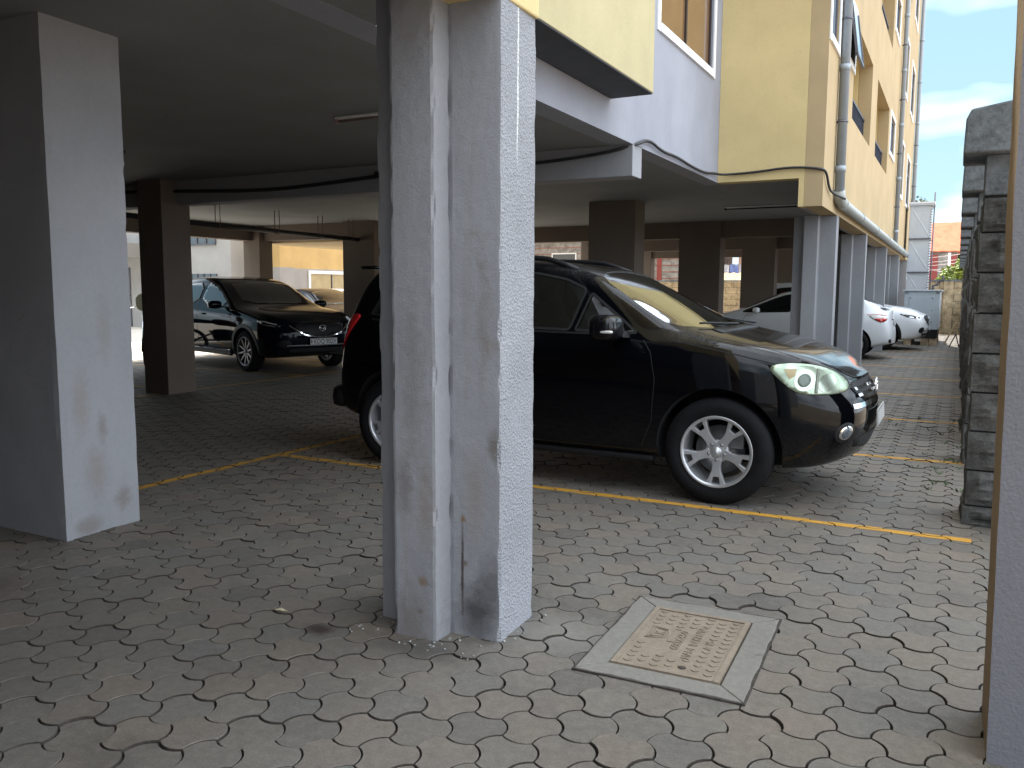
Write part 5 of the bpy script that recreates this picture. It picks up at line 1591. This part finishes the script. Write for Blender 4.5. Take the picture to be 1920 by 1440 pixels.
for x in (-.3, .75, 2.75): mb.box(x, x + .22, -.03, -.017, .4, 4.1)
mb.box(-4.8, 4.8, -.05, -.031, 1.55, 1.75); mb.build('painted_band', t)
t = house('house', 'pale pink house behind the straw coloured awning', -9.4, -5.5, 41, 46, 3.4, 'red_roof', 'pink_wall', .3, wins=((-.9, .3, 1.9, 2.8),))
aw = thing('awning', 'straw coloured tarpaulin awning above the tan wall', 'awning', (-9.1, 36.5, 0))
mb = MB().mat('tarp'); nn_ = 12
for k in range(nn_):
    a, b = k / nn_, (k + 1) / nn_
    f = lambda u: (lerp(-1.4, 1.6, u), 2.22 + .03 * math.sin(u * 40))
    (x0, z0), (x1, z1) = f(a), f(b)
    mb.poly([(x0, 0, z0 - .45), (x1, 0, z1 - .45), (lerp(x0, .3, .3), 1.6, z0 + .35), (lerp(x1, .3, .3), 1.6, z1 + .35)][::1] if False else [(x0, 0, z0 - .40), (x1, 0, z1 - .40), (lerp(x1, .3, .35), 1.6, z1 + .02), (lerp(x0, .3, .35), 1.6, z0 + .02)])
mb.build('canopy', aw, recalc=False)
for x in (-1.35, 1.55):
    mb = MB().mat('wood'); mb.tube([(x, .03, 0), (x, .03, 1.8)], .04, 8); mb.build('post', aw)
ln = thing('washing_line', 'washing line hung with blue and white laundry beyond the tan wall', 'washing line', (-9.6, 38.6, 0))
mb = MB().mat('cable'); mb.tube([(-2, 0, 2.67), (0, 0, 2.62), (2, 0, 2.67)], .012, 6); mb.build('rope', ln)
for x in (-2, 2):
    mb = MB().mat('wood'); mb.tube([(x, 0, 0), (x, 0, 2.75)], .04, 8); mb.build('post', ln)
cl = [(.10, .12, .45), (.55, .57, .62), (.03, .05, .22), (.5, .52, .6), (.16, .22, .5), (.4, .4, .45)]
for i, c in enumerate(cl):
    key = 'cloth%d' % i; M[key] = simple('laundry_cloth', c, .9, var=.3, scale=12)
    mb = MB().mat(key); x = -1.3 + i * .42; rows = []
    for j in range(8):
        rows.append([mb.vert((x + u * .38, .05 * math.sin(u * 9 + i) * (j / 7) , 2.63 - j * .085 - .03 * math.sin(u * 5 + i))) for u in np.linspace(0, 1, 7)])
    for a, b in zip(rows, rows[1:]):
        for k in range(6): mb.face((a[k], a[k + 1], b[k + 1], b[k]))
    o = mb.build('laundry', ln, recalc=False); sd = o.modifiers.new('s', 'SOLIDIFY'); sd.thickness = .006

# utility pole and wires
up_ = thing('utility_pole', 'slim pale utility pole with wires in front of the salmon roofed house', 'pole', (-1.50, 43, 0))
mb = MB().mat('white_trim'); mb.tube([(0, 0, 0), (0, 0, 3.6)], .05, 10); mb.box(-.12, .12, -.08, .0, 2.2, 2.9); mb.build('mast', up_)
mb = MB().mat('wire')
for z0, z1 in ((2.95, 3.25), (2.75, 3.0), (2.6, 2.85), (2.4, 2.65), (2.5, 2.1)):
    mb.tube([(0.05, 0, z0), (1.1, 0, (z0 + z1) / 2 - .03), (2.4, 0, z1)], .012, 5)
mb.build('wires', up_)

# ------------------------------------------------------------------ wing of flats on the courtyard (left)
fl = thing('apartment_wing', 'sunlit grey and yellow wing of flats across the courtyard', 'building', (-22, 24, 0))
mb = MB().mat('flat_grey'); mb.box(-6, 0, -.6, 16, -.02, 2.2); mb.build('lower_wall', fl)
mb = MB().mat('flat_yellow'); mb.box(-6, .001, -.6, 16, 2.2, 12); mb.build('upper_wall', fl)
mb = MB().mat('flat_grey'); mb.box(-.3, .75, -1.35, -.61, -.02, 2.2); mb.build('lower_wall', fl)
mb = MB().mat('flat_yellow'); mb.box(-.3, .75, -1.35, -.61, 2.2, 12); mb.build('upper_wall', fl)
mb = MB().mat('flat_pale'); mb.box(-14, -.31, -2.6, -.61, -.02, 12); mb.build('stair_wall', fl)
def fwin(x, y0, y1, z0, z1, axis='x', bars=0, trim=.12, mull=2, pane='pane'):
    b = MB().mat('white_trim'); e = trim
    def bx(m, a0, a1, b0, b1, c0, c1):
        (m.box(a0, a1, b0, b1, c0, c1) if axis == 'x' else m.box(b0, b1, -a1, -a0, c0, c1))
    if e:
        bx(b, x, x + .06, y0 - e, y0, z0 - e, z1 + e); bx(b, x, x + .06, y1, y1 + e, z0 - e, z1 + e); bx(b, x, x + .06, y0, y1, z1, z1 + e)
    b.mat('window_metal'); bx(b, x + .012, x + .05, y0, y1, z0, z0 + .05)
    for k in range(mull + 1): y = lerp(y0, y1, k / mull); bx(b, x + .012, x + .05, y - .02, y + .02, z0 + .05, z1)
    w = b.build('window', fl)
    p = MB().mat(pane); bx(p, x + .003, x + .010, y0, y1, z0, z1); p.build('pane', w)
    if bars:
        r = MB().mat('rail'); 
        for k in range(bars): y = lerp(y0 + .06, y1 - .06, k / (bars - 1)); bx(r, x + .051, x + .065, y - .009, y + .009, z0, z0 + (z1 - z0) * .62)
        for f in (.05, .35, .62): bx(r, x + .066, x + .08, y0, y1, z0 + (z1 - z0) * f - .012, z0 + (z1 - z0) * f + .012)
        r.build('window_grille', w)
fwin(.0, 1.05, 6.0, .5, 2.02, bars=26, mull=4, pane='pane_cream')
fwin(2.6, -2.35, -1.0, 2.95, 3.5, 'y', trim=0, mull=3)
fwin(2.6, -2.25, -1.0, 1.62, 1.95, 'y', trim=0, mull=4)
fwin(2.6, -7.4, -6.0, 2.95, 3.9, 'y', trim=.1, mull=3)
mb = MB().mat('flat_pale'); mb.box(-8.2, -4.4, -4.0, -2.601, 2.55, 3.05); mb.build('balcony', fl)
mb = MB().mat('window_metal'); mb.box(-6.6, -5.5, -2.64, -2.602, .0, 2.2); mb.build('door', fl)
mb = MB().mat('coping'); mb.box(-14.2, 1, -3.0, 16.2, 12.001, 12.3); mb.build('roof', fl)

# ------------------------------------------------------------------ trees
def leaf_mat(name, c):
    m, nt, b, v = base(name)
    geo = nt.nodes.new('ShaderNodeNewGeometry')
    r = ramp(nt, geo.outputs['Random Per Island'], [(0., tuple(x * .55 for x in c)), (.6, c), (1., tuple(min(1, x * 1.7) for x in c))])
    nt.links.new(r, b.inputs['Base Color']); b.inputs['Roughness'].default_value = .6
    b.inputs['Transmission Weight'].default_value = 0.
    return m
M['leaf'] = leaf_mat('leaf_green', (.055, .10, .03)); M['leaf_pale'] = leaf_mat('leaf_yellow_green', (.20, .26, .05)); M['leaf_dull'] = leaf_mat('leaf_grey_green', (.07, .10, .055))
M['bark'] = simple('bark', (.12, .09, .065), .95, var=.4, scale=14, bs=.6, bscale=30)
def tree(name, lab, cat, loc, h, r, n, leaf, lf, seed, trunk_h=.45, squash=.8, sub=9):
    rr = random.Random(seed)
    t = thing(name, lab, cat, loc)
    mb = MB().mat('bark'); top = h * trunk_h
    mb.tube([(0, 0, -.1), (.03 * h, 0, top * .5), (0, .02 * h, top), (.02, 0, h * .8)], [.035 * h, .028 * h, .022 * h, .008 * h], 10)
    cl = []
    for k in range(sub):
        a = rr.uniform(0, 2 * PI); q = rr.uniform(.2, .85); z = lerp(top, h * .95, rr.random())
        p = Vector((math.cos(a) * r * q, math.sin(a) * r * q, z)); cl.append((p, r * rr.uniform(.28, .5)))
        mb.tube([(0, 0, min(z * .8, top * 1.2)), p * .5 + Vector((0, 0, z * .42)), p], [.012 * h, .008 * h, .003 * h], 6)
    mb.build('trunk', t)
    mb = MB().mat(leaf)
    for k in range(n):
        p, cr = rr.choice(cl)
        d = Vector((rr.gauss(0, 1), rr.gauss(0, 1), rr.gauss(0, squash))).normalized() * cr * rr.random() ** .45
        c = p + d; u = Vector((rr.gauss(0, 1), rr.gauss(0, 1), rr.gauss(0, .6))).normalized(); w = u.cross(Vector((rr.gauss(0, 1), rr.gauss(0, 1), rr.gauss(0, 1)))).normalized()
        s = lf * rr.uniform(.6, 1.3)
        mb.poly([c - u * s, c + w * s * .45, c + u * s, c - w * s * .45])
    mb.build('crown', t, recalc=False)
    return t
tree('tree', 'feathery grey green tree showing above the water tank', 'tree', (-3.3, 50, 0), 6.3, 1.9, 5000, 'leaf_dull', .12, 1)
tree('tree', 'green tree standing behind the salmon roof', 'tree', (-1.6, 62, 0), 5.8, 1.9, 5000, 'leaf', .14, 2)
tree('tree', 'dark green tree right of the salmon roofed house', 'tree', (.62, 50, 0), 4.7, 1.0, 5000, 'leaf', .11, 3)
tree('shrub', 'bright yellow green bush above the tan wall', 'bush', (-.18, 37, 0), 2.75, .75, 5000, 'leaf_pale', .07, 4, .3, .9, 12)

# ------------------------------------------------------------------ motorcycle behind the second pillar
def motorcycle(loc, rz):
    t = thing('motorcycle', 'dark motorcycle with chrome spoked wheels half hidden behind the second pillar', 'motorcycle', loc, rz)
    for x in (0, -1.27):
        w = bpy.data.objects.new('wheel', None); COL.objects.link(w); w.parent = t; w.location = (x, 0, .30)
        mb = MB().mat('rubber'); mb.lathe([(.25, -.03), (.275, -.042), (.297, -.03), (.303, 0), (.297, .03), (.275, .042), (.25, .03)], 40, closed=True); mb.build('tyre', w)
        mb = MB().mat('chrome'); mb.lathe([(.235, -.025), (.252, -.03), (.252, .03), (.235, .025)], 36, closed=True)
        mb.lathe([(.045, -.05), (.045, .05)], 16)
        for k in range(18):
            a = 2 * PI * k / 18; b = a + (.35 if k % 2 else -.35)
            mb.tube([(.045 * math.cos(b), .03 * (1 if k % 2 else -1), .045 * math.sin(b)), (.24 * math.cos(a), 0, .24 * math.sin(a))], .0035, 5)
        mb.build('spoked_rim', w)
    mb = MB().mat('chrome')
    for y in (-.085, .085): mb.tube([(0, y, .30), (-.13, y, .62), (-.27, y, .98)], .019, 8)
    mb.build('fork', t)
    mb = MB().mat('black_plastic')
    P = [(.33 * math.cos(a), 0, .30 + .33 * math.sin(a)) for a in np.linspace(.1, 2.4, 12)]
    mb.prism([(x, -.05, z) for x, y, z in P] + [(x * .95, -.05, .30 + (z - .30) * .95) for x, y, z in P[::-1]], (0, .1, 0)); mb.build('mudguard', t)
    mb = MB().mat('maroon'); rounded(mb, (-.52, 0, .82), (.24, .13, .12), 10, 2.6); mb.build('fuel_tank', t)
    mb = MB().mat('seat'); rounded(mb, (-1.0, 0, .80), (.32, .12, .06), 10, 3.); mb.build('saddle', t)
    mb = MB().mat('steel'); rounded(mb, (-.58, 0, .42), (.2, .14, .17), 8, 4.)
    mb.tube([(-.25, 0, .85), (-.35, 0, .35), (-.75, 0, .25), (-.85, 0, .55)], .022, 8); mb.tube([(-.85, 0, .45), (-1.27, .08, .30)], .022, 8); mb.build('engine', t)
    mb = MB().mat('chrome'); mb.tube([(-.45, -.12, .40), (-.5, -.14, .22), (-1.45, -.15, .30)], [.02, .028, .04], 10); mb.build('exhaust_pipe', t)
    mb = MB().mat('chrome'); mb.tube([(-.38, -.36, 1.06), (-.28, -.2, 1.08), (-.26, 0, 1.02), (-.28, .2, 1.08), (-.38, .36, 1.06)], .012, 8)
    for y in (-.27, .27): mb.tube([(-.28, y, 1.07), (-.25, y * 1.2, 1.22)], .006, 6); rounded(mb, (-.25, y * 1.25, 1.25), (.012, .06, .045), 8, 3.)
    mb.build('handlebar', t)
    mb = MB().mat('clear_lens'); rounded(mb, (-.11, 0, .92), (.06, .09, .09), 10, 2.4); mb.build('headlight', t)
    mb = MB().mat('windshield'); rounded(mb, (-.16, 0, 1.16), (.03, .20, .16), 10, 3.); mb.build('windshield', t)
    return t
M['windshield'] = simple('yellowed_windshield', (.62, .60, .42), .2, var=.06)
motorcycle((-12.55, 10.05, 0), math.radians(-48))

# ------------------------------------------------------------------ cars
make_suv()
make_cross('dark crossover with plate KDQ 902V parked facing the aisle on the left', 'navy_paint', (-10.42, 11.35, 0), math.radians(-17), 'KDQ 902V')
make_cross('white crossover parked nose out to the lane beyond the white hatchback', 'white_paint', (-1.62, 23.12, 0), 0., None)
make_low('white hatchback parked tail out to the lane between the facade pillars', 'white_paint', (-4.62, 19.55, 0), PI)
make_low('black hatchback in the courtyard behind the dark crossover', 'navy_paint', (-15.2, 18.9, 0), math.radians(-20))
make_low('silver hatchback in the courtyard mostly hidden behind the black one', 'silver_paint', (-16.6, 22.0, 0), math.radians(-8))

# ------------------------------------------------------------------ sky, sun, camera
SUN_AZ, SUN_EL = math.radians(-12.5), math.radians(60)       # azimuth from +y, towards -x
w = bpy.data.worlds.new('World'); SC.world = w; w.use_nodes = True
nt = w.node_tree; nt.nodes.clear()
out = nt.nodes.new('ShaderNodeOutputWorld'); bg = nt.nodes.new('ShaderNodeBackground')
sky = nt.nodes.new('ShaderNodeTexSky'); sky.sky_type = 'NISHITA'; sky.sun_disc = False
sky.sun_elevation = SUN_EL; sky.sun_rotation = SUN_AZ
sky.air_density = 1.0; sky.dust_density = .6; sky.ozone_density = 1.5
tc = nt.nodes.new('ShaderNodeTexCoord')
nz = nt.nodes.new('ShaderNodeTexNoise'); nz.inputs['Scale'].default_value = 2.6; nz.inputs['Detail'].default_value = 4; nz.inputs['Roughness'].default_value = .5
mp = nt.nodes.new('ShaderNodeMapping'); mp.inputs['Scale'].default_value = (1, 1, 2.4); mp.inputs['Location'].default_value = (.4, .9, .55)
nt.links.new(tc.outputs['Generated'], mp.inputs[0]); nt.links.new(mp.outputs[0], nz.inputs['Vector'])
# cumulus: thin low down; thick bright cloud added overhead, unseen, to light the lane
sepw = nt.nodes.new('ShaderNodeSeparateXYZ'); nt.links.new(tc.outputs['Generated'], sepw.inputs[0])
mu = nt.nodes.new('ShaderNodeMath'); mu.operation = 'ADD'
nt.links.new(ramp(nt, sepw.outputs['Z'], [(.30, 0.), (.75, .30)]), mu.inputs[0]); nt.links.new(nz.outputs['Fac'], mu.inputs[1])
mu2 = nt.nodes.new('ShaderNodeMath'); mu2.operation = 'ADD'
nt.links.new(ramp(nt, sepw.outputs['X'], [(.35, 0.), (.8, .22)]), mu2.inputs[0]); nt.links.new(mu.outputs[0], mu2.inputs[1])  # more cloud added on the unseen right, as light for the lane
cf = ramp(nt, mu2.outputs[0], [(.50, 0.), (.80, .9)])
col = mixc(nt, cf, mixc(nt, .6, sky.outputs[0], (4.9, 7.9, 9.2)), (CLOUD_FILL * .93, CLOUD_FILL, CLOUD_FILL * 1.10))
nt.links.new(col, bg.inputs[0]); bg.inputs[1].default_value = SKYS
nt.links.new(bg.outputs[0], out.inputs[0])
sl = bpy.data.lights.new('sun', 'SUN'); sl.energy = 5.0; sl.angle = math.radians(.5); sl.color = (1., .95, .86)
so = bpy.data.objects.new('sun', sl); COL.objects.link(so)
d = Vector((math.sin(SUN_AZ) * math.cos(SUN_EL), math.cos(SUN_AZ) * math.cos(SUN_EL), math.sin(SUN_EL)))
so.rotation_euler = d.to_track_quat('Z', 'Y').to_euler()

cam = bpy.data.cameras.new('camera'); co = bpy.data.objects.new('camera', cam); COL.objects.link(co); SC.camera = co
cam.sensor_width = 36.; cam.lens = 36. * 1575. / 1920.; cam.clip_end = 2000.; cam.clip_start = .05
th, yw, ro = math.radians(6.293), math.radians(27.828), math.radians(.249)
fwv = Vector((-math.sin(yw) * math.cos(th), math.cos(yw) * math.cos(th), -math.sin(th)))
r0 = Vector((math.cos(yw), math.sin(yw), 0)); u0 = r0.cross(fwv)
rv = r0 * math.cos(ro) + u0 * math.sin(ro); uv = u0 * math.cos(ro) - r0 * math.sin(ro)
co.matrix_world = Matrix(((rv.x, uv.x, -fwv.x, 0), (rv.y, uv.y, -fwv.y, 0), (rv.z, uv.z, -fwv.z, 1.38), (0, 0, 0, 1)))
vs = SC.view_settings; vs.view_transform = 'Standard'; vs.look = 'None'; vs.gamma = 1.; vs.exposure = EXPO
SC.cycles.use_denoising = True
SC.cycles.max_bounces = 10; SC.cycles.diffuse_bounces = 4; SC.cycles.glossy_bounces = 5; SC.cycles.transparent_max_bounces = 12
SC.cycles.sample_clamp_indirect = 6.
